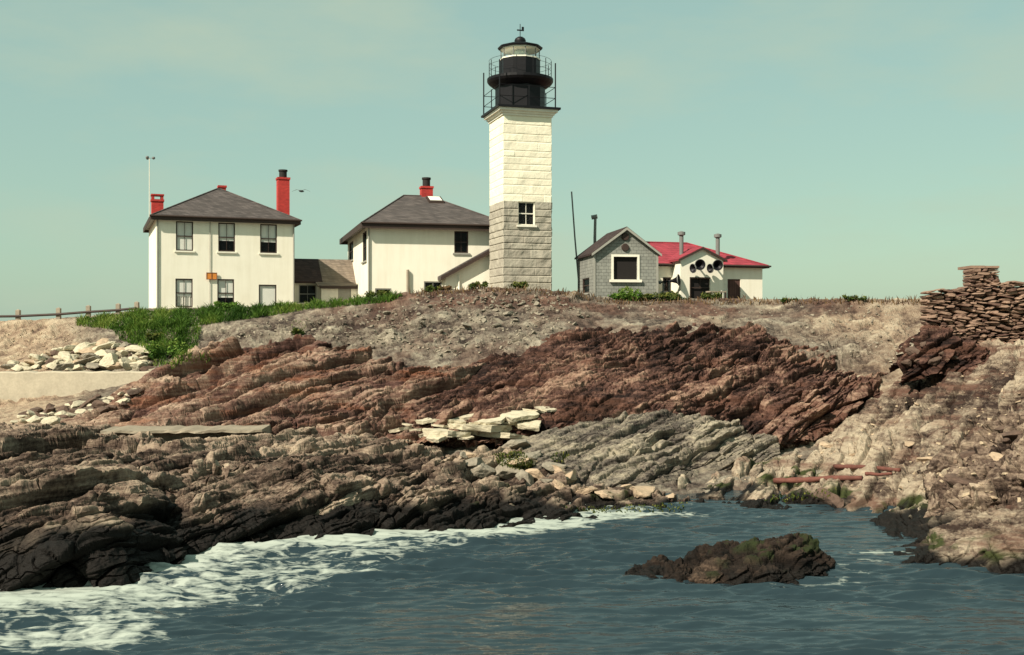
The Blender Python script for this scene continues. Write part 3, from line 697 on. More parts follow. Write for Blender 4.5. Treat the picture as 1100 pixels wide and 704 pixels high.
# ------------------------------------------------------------------ loose stones
def rock_mesh(name, seed, mat, flat=1.0, cuts=13, detail=4):
    rs = random.Random(seed)
    import bmesh
    bm = bmesh.new(); bmesh.ops.create_icosphere(bm, subdivisions=detail, radius=1)
    V = np.array([v.co[:] for v in bm.verts])
    for k in range(cuts):
        n = np.array([rs.gauss(0, 1) for _ in range(3)]); n /= np.linalg.norm(n); dd = rs.uniform(.38, .8)
        s_ = V @ n - dd; V = V - np.where(s_ > 0, s_ * .92, 0)[:, None] * n
    V = V + (.10 * fbm(V * 1.9 + seed, 4, seed) + .03 * fbm(V * 6 + seed, 2, seed))[:, None] * V
    V[:, 2] *= flat
    for v, c in zip(bm.verts, V): v.co = c
    me = bpy.data.meshes.new(name); bm.to_mesh(me); bm.free(); me.materials.append(mat)
    return me

def put(mesh, name, loc, s, rot, label, cat, group):
    o = bpy.data.objects.new(name, mesh); COL.objects.link(o); o.location = loc; o.scale = s; o.rotation_euler = rot
    tag(o, label, cat, group); return o

bpy.context.view_layer.update()
dg = bpy.context.evaluated_depsgraph_get()
CAMV = Vector((0, 0, CAMZ))
def hit(px, py):           # where the ray through a photo pixel first meets the terrain
    d = Vector(((px - CX) / F, 1, -(py - CY) / F)).normalized()
    ok, loc, nrm, _, ob, _ = sc.ray_cast(dg, CAMV, d)
    return (loc, nrm) if ok else (None, None)
def drop(x, y):
    ok, loc, nrm, _, ob, _ = sc.ray_cast(dg, Vector((x, y, 40)), Vector((0, 0, -1)))
    return loc if ok else Vector((x, y, 0))

rs = random.Random(5)
pale = [rock_mesh('boulder', 200 + k, M['pale_stone'], .62) for k in range(5)]
buff = [rock_mesh('boulder', 230 + k, M['pink_stone'], .6) for k in range(4)]
darkb = [rock_mesh('boulder', 250 + k, M['dark_stone'], .7) for k in range(4)]
midb = [rock_mesh('boulder', 270 + k, M['mid_stone'], .55) for k in range(4)]
def slab_mesh(seed, mat):
    rs_ = random.Random(seed); n = rs_.choice((5, 6, 7)); ang = sorted(rs_.uniform(0, 6.28) for _ in range(n)); ang = [2 * math.pi * i / n + rs_.uniform(-.35, .35) for i in range(n)]
    pts_ = [(math.cos(a) * rs_.uniform(.75, 1.1), math.sin(a) * rs_.uniform(.6, 1.0)) for a in ang]
    import bmesh
    bm = bmesh.new(); th = rs_.uniform(.10, .17)
    lo_ = [bm.verts.new((x * .93, y * .93, -th)) for x, y in pts_]; hi_ = [bm.verts.new((x, y, th * .8 + .06 * x)) for x, y in pts_]
    bm.faces.new(lo_[::-1]); bm.faces.new(hi_)
    for i in range(n): bm.faces.new((lo_[i], lo_[(i + 1) % n], hi_[(i + 1) % n], hi_[i]))
    bmesh.ops.triangulate(bm, faces=bm.faces[:]); bmesh.ops.subdivide_edges(bm, edges=bm.edges[:], cuts=5, use_grid_fill=True)
    bm.verts.ensure_lookup_table(); V = np.array([v.co[:] for v in bm.verts]); N_ = fbm(V * 3.0 + seed, 4, seed); N2_ = fbm(V * 3.0 + seed + 40, 4, seed)
    for v, a, b in zip(bm.verts, N_, N2_): v.co += Vector((a * .06, b * .06, a * .035))
    me = bpy.data.meshes.new('slab'); bm.to_mesh(me); bm.free(); me.materials.append(mat); return me
slab = [slab_mesh(290 + k, M['pale_stone']) for k in range(7)]

def scatter(meshes, name, pts, size, label, cat, group, sink=.25, tilt=.35, stretch=1.35):
    for (px, py) in pts:
        loc, n = hit(px, py)
        if loc is None: continue
        s = size * rs.choice((.55, .7, .8, .95, 1.1, 1.5))
        put(rs.choice(meshes), name, loc + Vector((0, 0, s * .3 - sink * s)), (s * rs.uniform(1, stretch), s * rs.uniform(.75, 1.1), s * rs.uniform(.75, 1.1)),
            (rs.uniform(-tilt, tilt), rs.uniform(-tilt, tilt), rs.uniform(0, 6.28)), label, cat, group)

def blob(n, poly, mind=0):
    """random photo points inside a polygon"""
    out = []; xs = [p[0] for p in poly]; ysl = [p[1] for p in poly]; tries = 0
    while len(out) < n and tries < 60000:
        tries += 1; x, y = rs.uniform(min(xs), max(xs)), rs.uniform(min(ysl), max(ysl)); ins = False
        for i in range(len(poly)):
            (x1, y1), (x2, y2) = poly[i], poly[i - 1]
            if (y1 > y) != (y2 > y) and x < (x2 - x1) * (y - y1) / (y2 - y1) + x1: ins = not ins
        if ins and all(math.hypot(x - a, (y - b) * 1.6) > mind for a, b in out): out.append((x, y))
    return out

scatter(pale + pale + buff[:2] + midb[:2], 'boulder', blob(80, [(4, 397), (40, 384), (78, 374), (120, 368), (152, 374), (162, 397)], 7), .50, 'pale sun-bleached boulder piled behind the concrete sea wall', 'boulder', 'pale boulders behind the sea wall')
scatter(darkb, 'boulder', blob(14, [(28, 392), (70, 380), (110, 374), (158, 385), (158, 398)], 12), .32, 'small dark boulder wedged among the pale boulders behind the sea wall', 'boulder', 'dark boulders behind the sea wall')
scatter(darkb, 'boulder', blob(20, [(22, 448), (50, 436), (100, 426), (150, 421), (130, 438), (70, 453)], 8), .36, 'dark brown boulder lying below the concrete sea wall', 'boulder', 'dark boulders below the sea wall')
scatter(pale, 'boulder', blob(26, [(2, 452), (60, 442), (100, 428), (150, 420), (146, 428), (90, 448), (40, 457)], 7), .28, 'pale boulder lying below the concrete sea wall', 'boulder', 'pale boulders below the sea wall')
scatter(slab, 'slab', [(436, 456), (449, 462), (462, 452), (474, 458), (486, 452), (495, 458), (503, 463), (512, 456), (520, 466), (528, 452), (540, 462), (549, 456), (547, 470), (480, 466), (560, 447), (575, 443), (588, 440), (455, 467), (430, 462), (470, 470), (500, 470), (516, 460), (535, 470), (565, 455), (498, 448)], .6,
        'pale flat slab of stone in the heap on the ledge below the lighthouse', 'slab', 'pale slabs heaped on the ledge', .28, .2, 1.8)
scatter(buff, 'boulder', [(500, 490), (548, 478), (560, 500), (575, 512), (600, 522), (612, 515), (598, 505), (630, 528), (650, 532), (672, 524), (690, 530), (720, 534)], .42,
        'buff rounded boulder at the foot of the smooth grey ledge', 'boulder', 'buff boulders by the grey ledge')
scatter(midb, 'boulder', blob(12, [(480, 478), (560, 480), (600, 500), (590, 520), (500, 510)], 14), .45, 'grey flat boulder among the green weed left of the smooth grey ledge', 'boulder', 'grey boulders left of the grey ledge')
scatter(darkb, 'boulder', [(980, 378), (992, 370), (985, 388), (1012, 380), (975, 390), (1004, 389), (1024, 384)], .26, 'dark red boulder fallen below the end of the rubble stone wall', 'boulder', 'dark boulders below the stone wall')
scatter(buff, 'boulder', blob(12, [(870, 470), (960, 430), (1090, 390), (1098, 540), (980, 530), (820, 505)], 20), .22, 'small buff stone lying on the tan rock slope', 'boulder', 'small stones on the tan slope', .2, .4, 1.8)
scatter(darkb, 'boulder', blob(9, [(1030, 470), (1098, 440), (1098, 545), (1020, 548), (1005, 500)], 9), .20, 'small dark stone lying on the lower tan rock slope', 'boulder', 'dark stones on the tan slope', .2, .4, 1.8)
scatter(darkb, 'boulder', [(893, 540)], .62, 'large dark rounded boulder at the weedy rim of the cove below the red timbers', 'boulder', None)
scatter(midb, 'boulder', blob(60, [(380, 345), (470, 322), (600, 325), (640, 340), (560, 372), (470, 385)], 9), .17, 'small grey stone lying on the bluff below the lighthouse', 'boulder', 'small stones on the bluff', .2, .5, 1.8)

# loose talus nobody could count, lying on the bluff face and the slopes
def talus(name, zones, mat, label, seed):
    rb = random.Random(seed); V = []; Fc = []; T = []
    bx = [(-1, -1, -1), (1, -1, -1), (1, 1, -1), (-1, 1, -1), (-1, -1, 1), (1, -1, 1), (1, 1, 1), (-1, 1, 1)]
    bf = [(3, 2, 1, 0), (4, 5, 6, 7), (0, 1, 5, 4), (1, 2, 6, 5), (2, 3, 7, 6), (3, 0, 4, 7)]
    for poly, n, size in zones:
        for px, py in blob(n, poly):
            loc, nn = hit(px, py)
            if loc is None: continue
            s_ = size * rb.choice((.4, .5, .6, .7, .9, 1.3)); a = rb.uniform(0, 6.28); ca, sa = math.cos(a), math.sin(a); tl = rb.uniform(-.5, .5); k = len(V)
            ex, ey, ez = s_ * rb.uniform(.8, 1.7), s_ * rb.uniform(.6, 1.1), s_ * rb.uniform(.3, .65)
            for x, y, z in bx:
                q = .75 if z > 0 else 1.0
                x = x * ex * q * rb.uniform(.6, 1.1); y = y * ey * q * rb.uniform(.6, 1.1); z = z * ez * rb.uniform(.6, 1.1) + tl * x
                V.append((loc.x + x * ca - y * sa, loc.y + x * sa + y * ca, loc.z + z + ez * .35))
            Fc += [tuple(i + k for i in f) for f in bf]; T += [rb.uniform(0, 1)] * 8
    o = mesh_obj(name, V, Fc, M[mat]); at = o.data.attributes.new('tone', 'FLOAT', 'POINT'); at.data.foreach_set('value', T)
    tag(o, label, 'rubble', kind='stuff')
talus('rubble', [([(212, 366), (300, 344), (420, 328), (500, 316), (600, 322), (640, 334), (560, 374), (480, 384), (380, 372), (330, 358)], 900, .075),
                 ([(640, 330), (740, 328), (820, 330), (960, 328), (985, 370), (950, 398), (880, 372), (800, 345), (700, 342)], 420, .06),
                 ([(440, 312), (600, 314), (615, 326), (520, 324), (440, 322)], 130, .08)], 'talus_grey', 'small grey stones littering the bluff face below the buildings', 31)
talus('rubble', [([(870, 470), (960, 425), (1095, 385), (1098, 540), (980, 530), (760, 520)], 170, .06),
                 ([(2, 352), (78, 350), (90, 366), (40, 380), (2, 388)], 110, .06)], 'talus_tan', 'small tan stones littering the bare earth slopes at either side', 32)

# ------------------------------------------------------------------ sea wall, long slab, timbers
w = empty('sea_wall', W(0, 420, 57))
a = W(-260, 400, 57.5); b = W(163, 399, 55.8)
mb = MB(); n = 60; hw = .3
va = []
for i in range(n + 1):
    t = i / n; x = a[0] + (b[0] - a[0]) * t; y = a[1] + (b[1] - a[1]) * t; zt = a[2] + (b[2] - a[2]) * t + .025 * math.sin(i * 1.7) + rs.uniform(-.02, .02)
    va += [(x, y - hw * 1.2, .3), (x, y - hw, zt - .06), (x, y - hw + .06, zt), (x, y + hw, zt), (x, y + hw, .3)]
fa = [(i * 5 + k, (i + 1) * 5 + k, (i + 1) * 5 + k + 1, i * 5 + k + 1) for i in range(n) for k in range(4)] + [tuple(range(4, -1, -1)), tuple(n * 5 + k for k in range(5))]
rootp = Vector(w.location)
o = mesh_obj('wall_body', [Vector(v) - rootp for v in va], fa, M['concrete'], w)
mb = MB(); mb.box(b[0] - .02, b[0] + .42, b[1] - .42, b[1] + .4, 1.0, b[2] + .12); o = mesh_obj('end_post', [Vector(v) - rootp for v in mb.v], mb.f, M['concrete'], w)
tag(w, 'low pale concrete sea wall in front of the boulders at far left', 'sea wall')

# flat concrete footing lying on the shelf
p0, p1 = W(112, 469, 39.4), W(284, 467, 39.8)
mb = MB()
k = 24; rowt = []
for i in range(k + 1):
    t = i / k; x = p0[0] + (p1[0] - p0[0]) * t; y = p0[1] + (p1[1] - p0[1]) * t; zz = 1.62 + rs.uniform(-.03, .03)
    rowt.append((x, y, zz))
vs = []
for x, y, zz in rowt: vs += [(x, y + .25 + rs.uniform(-.05, .05), zz - .14), (x, y - .40 + rs.uniform(-.05, .05), zz - .09), (x, y - .38, zz), (x, y + 1.0, zz + .05), (x, y + 1.0, zz - .3), (x, y + .3, zz - .7)]
fs = [(i * 6 + j, (i + 1) * 6 + j, (i + 1) * 6 + (j + 1) % 6, i * 6 + (j + 1) % 6) for i in range(k) for j in range(6)] + [tuple(range(5, -1, -1)), tuple(k * 6 + j for j in range(6))]
o = mesh_obj('concrete_slab', vs, fs, M['slab_concrete']); tag(o, 'long thin concrete slab with dark undercut edge on the left rock shelf', 'slab')

def timber(name, a, b, r, label, mat='red_wood', cat='timber'):
    A = hit(*a)[0]; B = hit(*b)[0]
    if A is None or B is None: return
    A = A + Vector((0, 0, r * .9)); B = B + Vector((0, 0, r * .9)); d = B - A; L = d.length; n = 14; m = 9; vs = []
    side = d.cross(Vector((0, 0, 1))).normalized(); up = side.cross(d).normalized()
    for i in range(n + 1):
        t = i / n; c = A + d * t + up * (.015 * math.sin(t * 7 + L)) ; rr = r * (1.15 - .3 * t) * (1 + .12 * math.sin(i * 2.3))
        for k in range(m):
            th = 2 * math.pi * k / m; vs.append(c + (side * math.cos(th) + up * math.sin(th)) * rr * (1 + .1 * math.sin(k * 2 + i)))
    fs = [(i * m + k, i * m + (k + 1) % m, (i + 1) * m + (k + 1) % m, (i + 1) * m + k) for i in range(n) for k in range(m)] + [tuple(range(m - 1, -1, -1)), tuple(n * m + k for k in range(m))]
    o = mesh_obj(name, vs, fs, M[mat], None, True); tag(o, label, cat, 'red driftwood timbers on the tan slope'); return o
timber('driftwood_log', (832, 519), (926, 516), .085, 'long rusty red driftwood log lying nearest the water on the tan rock')
timber('driftwood_log', (897, 503), (966, 507), .075, 'red driftwood log lying higher up the tan rock behind the long log')
timber('driftwood_log', (930, 511), (958, 511), .05, 'short reddish driftwood log lying between the two longer logs')

# ------------------------------------------------------------------ rubble wall and pillar on the right
def rubble(x0, x1, y, zbot, ztop_f, th, rng, hmin=.06, hmax=.19, slope=0.0):
    """rough stones laid in wandering courses, as (vertices, faces, tone per vertex)"""
    mb = MB(); tones = []; ncol = int((x1 - x0) / .9) + 1; heads = [zbot + rng.uniform(-.1, .1) for _ in range(ncol)]
    def stone(xa, xb, za, zb):
        o_ = rng.uniform(-.12, .07); tl = rng.uniform(-.12, .12); cxx, czz = (xa + xb) / 2, (za + zb) / 2; prof = []
        n = rng.choice((6, 7, 8))
        for i in range(n):
            a = 2 * math.pi * i / n + rng.uniform(-.25, .25); ca, sa = math.cos(a), math.sin(a)
            k = 1 / max(abs(ca), abs(sa)) ** .75
            prof.append((cxx + ca * k * (xb - xa) * .5 * rng.uniform(.82, 1.0), czz + sa * k * (zb - za) * .5 * rng.uniform(.8, 1.0) + tl * ca * (xb - xa)))
        yb = y + slope * (xa - x0); vs = []
        for dy, sc_ in ((o_, .72), (o_ + .05, 1.0), (th * .5, 1.0)):
            for (px_, pz_) in prof: vs.append((cxx + (px_ - cxx) * sc_ + rng.uniform(-.012, .012), yb + dy + rng.uniform(-.03, .03), czz + (pz_ - czz) * sc_ + rng.uniform(-.008, .008)))
        fs = [tuple(range(n))] + [(r * n + i, (r + 1) * n + i, (r + 1) * n + (i + 1) % n, r * n + (i + 1) % n) for r in range(2) for i in range(n)]
        mb.add(vs, fs); tones.extend([rng.uniform(0, 1)] * len(vs))
    z = zbot
    while z < max(ztop_f(x0), ztop_f(x1)) + .3:
        x = x0 + rng.uniform(-.03, .03); hc = rng.uniform(hmin, hmax)
        while x < x1:
            l = rng.uniform(.16, .75); xe = min(x + l, x1 + rng.uniform(-.04, .08)); wv = .07 * math.sin(x * 1.3 + z * 2) + .05 * math.sin(x * 3.1 + z)
            zt = ztop_f((x + xe) / 2); h = hc
            if xe - x > .1 and z + wv + h * .55 < zt:
                if hc > .14 and rng.random() < .35: stone(x, xe, z + wv, z + wv + h * .5); stone(x + rng.uniform(-.05, .05), xe, z + wv + h * .5, z + wv + h * 1.02)
                else: stone(x, xe, z + wv + rng.uniform(-.02, .02), z + wv + h * rng.uniform(.9, 1.08))
            x = xe
        z += hc * .97
    mb.t = tones; return mb
def stone_obj(name, mb, org, parent):
    o = mesh_obj(name, [Vector(v) - Vector(org) for v in mb.v], mb.f, M['stone'], parent)
    at = o.data.attributes.new('tone', 'FLOAT', 'POINT'); at.data.foreach_set('value', mb.t); return o
rg = random.Random(9)
YW = 46.5
xw0 = (994 - CX) / F * YW
def ztop(x):
    p = x / YW * F + CX
    return float(np.interp(p, [990, 1034, 1044, 1100, 1300], [6.84, 7.02, 7.16, 7.24, 7.3]))
wall = empty('stone_wall', (xw0, YW, 4.2))
mb = rubble(xw0, xw0 + 10.5, YW, 3.1, ztop, 1.3, rg)
face = stone_obj('stone_facing', mb, (xw0, YW, 4.2), wall)
mb = MB(); pts = []
for i in range(24):
    x = xw0 + .65 + i * 9.7 / 23; pts.append((x, ztop(x) - .20))
mb.prism([(pts[0][0], 3.5)] + [(pts[-1][0], 3.5)] + pts[::-1], YW + .45, YW + 1.2)
core = mesh_obj('wall_core', [Vector(v) - Vector((xw0, YW, 4.2)) for v in mb.v], mb.f, M['dark_stone'], wall)
tag(wall, 'rubble stone wall of rough brown stones at the right edge', 'stone wall')
px0, px1 = (1039.5 - CX) / F * 47, (1073 - CX) / F * 47
pil = empty('stone_pillar', (px0, 46.9, 7.0))
mb = rubble(px0, px1, 46.9, 6.95, lambda x: 7.82, 1.3, rg, .08, .16)
stone_obj('pillar_stones', mb, (px0, 46.9, 7.0), pil)
mb = MB(); mb.box(px0 + .35, px1 - .25, 47.35, 48.1, 6.9, 7.76); mesh_obj('pillar_core', [Vector(v) - Vector((px0, 46.9, 7.0)) for v in mb.v], mb.f, M['dark_stone'], pil)
mb = MB(); x = px0 + .07
while x < px1 - .15:
    l = rg.uniform(.5, .8); xe = min(x + l, px1 - .05); mb.box(x + .01, xe - .01, 46.84 + rg.uniform(-.03, .03), 48.25, 7.825 + rg.uniform(0, .02), 7.92 + rg.uniform(0, .03)); x = xe
mb.t = [.6] * len(mb.v); stone_obj('cap_stone', mb, (px0, 46.9, 7.0), pil)
tag(pil, 'square stone pillar standing on top of the rubble wall', 'pillar')

# ------------------------------------------------------------------ buildings
class Bld:
    """a building in its own axes: x along the front, y to the back, z up; origin at the near-left corner"""
    def __init__(s, name, px, Y, th, zbase):
        s.X, s.Y, s.th, s.zb = (px - CX) / F * Y, Y, R(th), zbase
        s.root = empty(name, (s.X, s.Y, zbase), s.th)
    def fx(s, px, y=0.0):      # x on the front plane (moved back by y) seen at photo column px
        k = (px - CX) / F; c, n = math.cos(s.th), math.sin(s.th)
        X0, Y0 = s.X - n * y, s.Y + c * y
        return (k * Y0 - X0) / (c - k * n)
    def dep(s, x, y=0.0): return s.Y + math.sin(s.th) * x + math.cos(s.th) * y
    def fz(s, x, py, y=0.0): return CAMZ - (py - CY) / F * s.dep(x, y) - s.zb
    def lx(s, px):             # y on the left wall seen at photo column px
        k = (px - CX) / F; c, n = math.cos(s.th), math.sin(s.th)
        return (s.X - k * s.Y) / (k * c + n)

def wall_holes(mb, x0, x1, z0, z1, holes, y=0.0, depth=.16, T=lambda x, y, z: (x, y, z)):
    xs = sorted(set([x0, x1] + [h[0] for h in holes] + [h[1] for h in holes])); zs = sorted(set([z0, z1] + [h[2] for h in holes] + [h[3] for h in holes]))
    for a, b in zip(xs[:-1], xs[1:]):
        for c, d in zip(zs[:-1], zs[1:]):
            if any(h[0] - 1e-6 <= a and b <= h[1] + 1e-6 and h[2] - 1e-6 <= c and d <= h[3] + 1e-6 for h in holes): continue
            mb.quad(T(a, y, c), T(b, y, c), T(b, y, d), T(a, y, d))
    for a, b, c, d in holes:
        e = y + depth
        mb.quad(T(a, y, c), T(a, e, c), T(b, e, c), T(b, y, c)); mb.quad(T(a, y, d), T(b, y, d), T(b, e, d), T(a, e, d))
        mb.quad(T(a, y, c), T(a, y, d), T(a, e, d), T(a, e, c)); mb.quad(T(b, y, c), T(b, e, c), T(b, e, d), T(b, y, d))

def bx_T(mb, T, x0, x1, y0, y1, z0, z1):
    c = [T(x, y, z) for z in (z0, z1) for (x, y) in ((x0, y0), (x1, y0), (x1, y1), (x0, y1))]
    mb.add(c, [(3, 2, 1, 0), (4, 5, 6, 7), (0, 1, 5, 4), (1, 2, 6, 5), (2, 3, 7, 6), (3, 0, 4, 7)])

IDT = lambda x, y, z: (x, y, z)
LT = lambda x, y, z: (y, -x, z)     # left wall: 'x' runs from back (negative) to front; outward is -x
def window(root, h, y=0.0, blind=0, curtain=False, T=IDT, frame='white_paint', sill=True, bars=(1, 1), sillm='grey_trim', fr=.07):
    a, b, c, d = h; e = y + .03
    m = MB()
    for q in ((a, a + fr, c, d), (b - fr, b, c, d), (a + fr, b - fr, c, c + fr), (a + fr, b - fr, d - fr, d)):
        bx_T(m, T, q[0], q[1], e, e + .08, q[2], q[3])
    wdw = m.build('window', M[frame], root)
    m = MB(); mid = (c + d) / 2
    if bars[0]: bx_T(m, T, a + fr, b - fr, e + .01, e + .06, mid - .03, mid + .03)
    for i in range(bars[1]):
        x = a + (b - a) * (i + 1) / (bars[1] + 1); bx_T(m, T, x - .014, x + .014, e + .02, e + .05, c + fr, d - fr)
    m.build('sash_bar', M[frame], wdw)
    m = MB(); m.quad(T(a + fr, e + .055, c + fr), T(b - fr, e + .055, c + fr), T(b - fr, e + .055, d - fr), T(a + fr, e + .055, d - fr)); m.build('pane', M['glass'], wdw)
    if blind:
        m = MB(); bx_T(m, T, a + .02, b - .02, e + .085, e + .10, d - (d - c) * blind, d - .01); m.build('blind', M['blind'], wdw)
    if curtain:
        m = MB(); nn = 14; lo, hi = c + .02, d - (d - c) * blind
        for i in range(nn):
            xa, xb = a + .02 + (b - a - .04) * i / nn, a + .02 + (b - a - .04) * (i + 1) / nn
            ya, yb = e + .10 + .03 * (i % 2), e + .10 + .03 * ((i + 1) % 2)
            m.quad(T(xa, ya, lo), T(xb, yb, lo), T(xb, yb, hi), T(xa, ya, hi))
        m.build('curtain', M['curtain'], wdw)
    if sill:
        m = MB(); bx_T(m, T, a - .1, b + .1, y - .09, y + .025, c - .10, c - .002); m.build('sill', M[sillm], wdw)
    return wdw

def hip_roof(root, w, d, ze, rise, ov, mat, ridge=0.0, ridge_cx=None, fascia='brown_trim', fh=.28):
    cx = w / 2 if ridge_cx is None else ridge_cx; cy = d / 2
    e = [(-ov, -ov, ze), (w + ov, -ov, ze), (w + ov, d + ov, ze), (-ov, d + ov, ze)]
    r0, r1 = (cx - ridge / 2, cy, ze + rise), (cx + ridge / 2, cy, ze + rise)
    m = MB()
    if ridge > .01: m.add(e + [r0, r1], [(0, 1, 5, 4), (1, 2, 5), (2, 3, 4, 5), (3, 0, 4), (3, 2, 1, 0)])
    else: m.add(e + [r0], [(0, 1, 4), (1, 2, 4), (2, 3, 4), (3, 0, 4), (3, 2, 1, 0)])
    roof = m.build('roof', M[mat], root)
    m = MB(); g = .05
    m.box(-ov - g, w + ov + g, -ov - g, -ov - .003, ze - fh, ze + .04); m.box(-ov - g, w + ov + g, d + ov + .003, d + ov + g, ze - fh, ze + .04)
    m.box(-ov - g, -ov - .003, -ov - .003, d + ov + .003, ze - fh, ze + .04); m.box(w + ov + .003, w + ov + g, -ov - .003, d + ov + .003, ze - fh, ze + .04)
    m.build('fascia', M[fascia], root)
    m = MB()
    m.box(-ov, w + ov, -ov, d + ov, ze - .10, ze - .005); m.build('soffit', M['grey_trim'], root)
    m = MB(); m.tube((-ov - .11, -ov - .12, ze - .03), (w + ov + .11, -ov - .12, ze - .03), .055, 10); m.build('gutter', M['brown_trim'], root)
    m = MB()
    for c in e[:2] + e[2:]:
        rr = r0 if c[0] < cx else r1
        m.tube((c[0], c[1], c[2] + .02), (rr[0], rr[1], rr[2] + .02), .05, 6)
    if ridge > .01: m.tube((r0[0], r0[1], r0[2] + .02), (r1[0], r1[1], r1[2] + .02), .06, 6)
    m.build('ridge_cap', M[mat], root)
    return roof

def body(root, w, d, h, holes, lholes=(), mat='plaster'):
    m = MB(); wall_holes(m, 0, w, -1.2, h, holes)
    wall_holes(m, -d, 0, -1.2, h, lholes, T=LT)
    m.quad((w, 0, -1.2), (w, d, -1.2), (w, d, h), (w, 0, h)); m.quad((w, d, -1.2), (0, d, -1.2), (0, d, h), (w, d, h))
    o = m.build('wall', M[mat], root)
    m = MB(); m.box(.5, w - .5, .9, d - .5, -1, h - .1); m.build('inner_room', M['dark'], root)
    return o

def chimney(parent, x, y, s, z0, z1, pot=0, name='chimney', open_top=False):
    m = MB(); m.box(x - s / 2, x + s / 2, y - s / 2, y + s / 2, z0, z1)
    m.box(x - s / 2 - .05, x + s / 2 + .05, y - s / 2 - .05, y + s / 2 + .05, z1 + .002, z1 + .14)
    c = m.build(name, M['brick'], parent)
    if pot:
        p = s * .34; m = MB(); m.lathe([(p, 0), (p * 1.0, pot * .75), (p * 1.18, pot * .8), (p * 1.18, pot), (p * .8, pot), (p * .8, pot * .2)], (x, y, z1 + .142), 16); m.build('chimney_pot', M['soot'], c)
    if open_top:
        m = MB(); t = .09; zz = z1 + .142
        for (ax_, ay) in ((-1, -1), (1, -1), (1, 1), (-1, 1)):
            m.box(x + ax_ * (s / 2 - t) - t, x + ax_ * (s / 2 - t) + t, y + ay * (s / 2 - t) - t, y + ay * (s / 2 - t) + t, zz, zz + .26)
        m.box(x - s / 2 - .04, x + s / 2 + .04, y - s / 2 - .04, y + s / 2 + .04, zz + .262, zz + .36); m.build('chimney_cap', M['brick'], c)
    return c

# --- keeper's house on the left
H = Bld('keepers_house', 168, 68, 21, 6.2)
w1 = H.fx(316); d1 = 9.3; h1 = H.fz(0, 234)
def H_hole(B, a, b, t, c, y=0): x0, x1 = B.fx(a, y), B.fx(b, y); return (x0, x1, B.fz((x0 + x1) / 2, c, y), B.fz((x0 + x1) / 2, t, y))
up = [H_hole(H, 189, 207.5, 238, 269.5), H_hole(H, 234.5, 252.5, 239.5, 270.5), H_hole(H, 279.5, 297.5, 241, 272)]
lo = [H_hole(H, 188.5, 207, 299.5, 330), H_hole(H, 233.5, 251.5, 300, 330), H_hole(H, 278, 297, 306, 336)]
body(H.root, w1, d1, h1, up + lo)
hip_roof(H.root, w1, d1, h1 + .12, H.fz(w1 / 2, 203.5, d1 / 2) - h1 - .12, .32, 'roof_grey', .25)
window(H.root, up[0], blind=.96, frame='brown_trim', sillm='white_paint'); window(H.root, up[1], blind=.62, frame='brown_trim', sillm='white_paint'); window(H.root, up[2], blind=.62, frame='brown_trim', sillm='white_paint')
window(H.root, lo[0], blind=.62, frame='brown_trim', sillm='white_paint', curtain=True); window(H.root, lo[1], blind=.66, frame='brown_trim', sillm='white_paint'); window(H.root, lo[2], blind=.95, bars=(0, 0), frame='brown_trim')
cy = d1 * .55; cx = H.fx(304, cy); chimney(H.root, cx, cy, .78, h1 + .25, H.fz(cx, 193.5, cy), .55)
cy = d1 * .95; cx = H.fx(169, cy); chimney(H.root, cx, cy, .78, h1 - .2, H.fz(cx, 217, cy), open_top=True)
cy = d1 * .62; cx = H.fx(238.5, cy); chimney(H.root, cx, cy, .48, H.fz(cx, 212, cy), H.fz(cx, 202, cy))
m = MB(); xx = H.fx(225.5); m.tube((xx, -.05, -.3), (xx, -.05, h1), .022, 8); m.build('conduit', M['grey_trim'], H.root)
m = MB(); m.tube((w1 - .04, -.06, -.3), (w1 - .04, -.06, h1 - .05), .05, 8); m.tube((.06, -.06, -.3), (.06, -.06, h1 - .05), .04, 8); m.build('downspout', M['grey_trim'], H.root)
tag(H.root, "cream two-storey house with hip roof and tall red chimney", 'house')
# sign on the wall
xs0, xs1 = H.fx(221.5), H.fx(233); zs0, zs1 = H.fz(xs0, 300.5), H.fz(xs0, 293)
wp = lambda x, y, z: H.root.matrix_basis @ Vector((x, y, z))
S = empty('wall_sign', wp(xs0, -.08, zs0), H.th)
m = MB(); m.box(0, xs1 - xs0, -.03, .0, 0, zs1 - zs0); m.build('panel', M['sign'], S)
m = MB(); ww = xs1 - xs0; hh = zs1 - zs0
m.box(.0, ww, -.05, -.033, hh - .03, hh); m.box(0, ww, -.05, -.033, 0, .03); m.box(0, .03, -.05, -.033, .032, hh - .032); m.box(ww - .03, ww, -.05, -.033, .032, hh - .032); m.box(ww / 2 - .015, ww / 2 + .015, -.05, -.033, .032, hh - .032); m.build('border', M['red_wood'], S)
tag(S, 'small orange sign on the front wall of the house with the tall red chimney', 'sign')
# vane mast behind the house
B_ = W(160.5, 330, 78); base = (B_[0], 78, 5.6); top_z = W(160.5, 170, 78)[2]
V_ = empty('weather_mast', base)
m = MB(); m.tube((0, 0, 0), (0, 0, top_z - 5.6), .045, 8, .025); m.build('mast', M['white_paint'], V_)
m = MB(); zz = top_z - 5.6
for k in range(3):
    t = k * 2.094 + .3; c = (math.cos(t) * .28, math.sin(t) * .28, zz); m.tube((0, 0, zz), c, .015, 6); m.lathe([(.02, -.09), (.09, -.05), (.12, .02), (.10, .09), (.02, .11)], c, 10)
m.build('wind_cups', M['iron_grey'], V_); tag(V_, 'thin pale mast with wind cups behind the left house', 'mast')

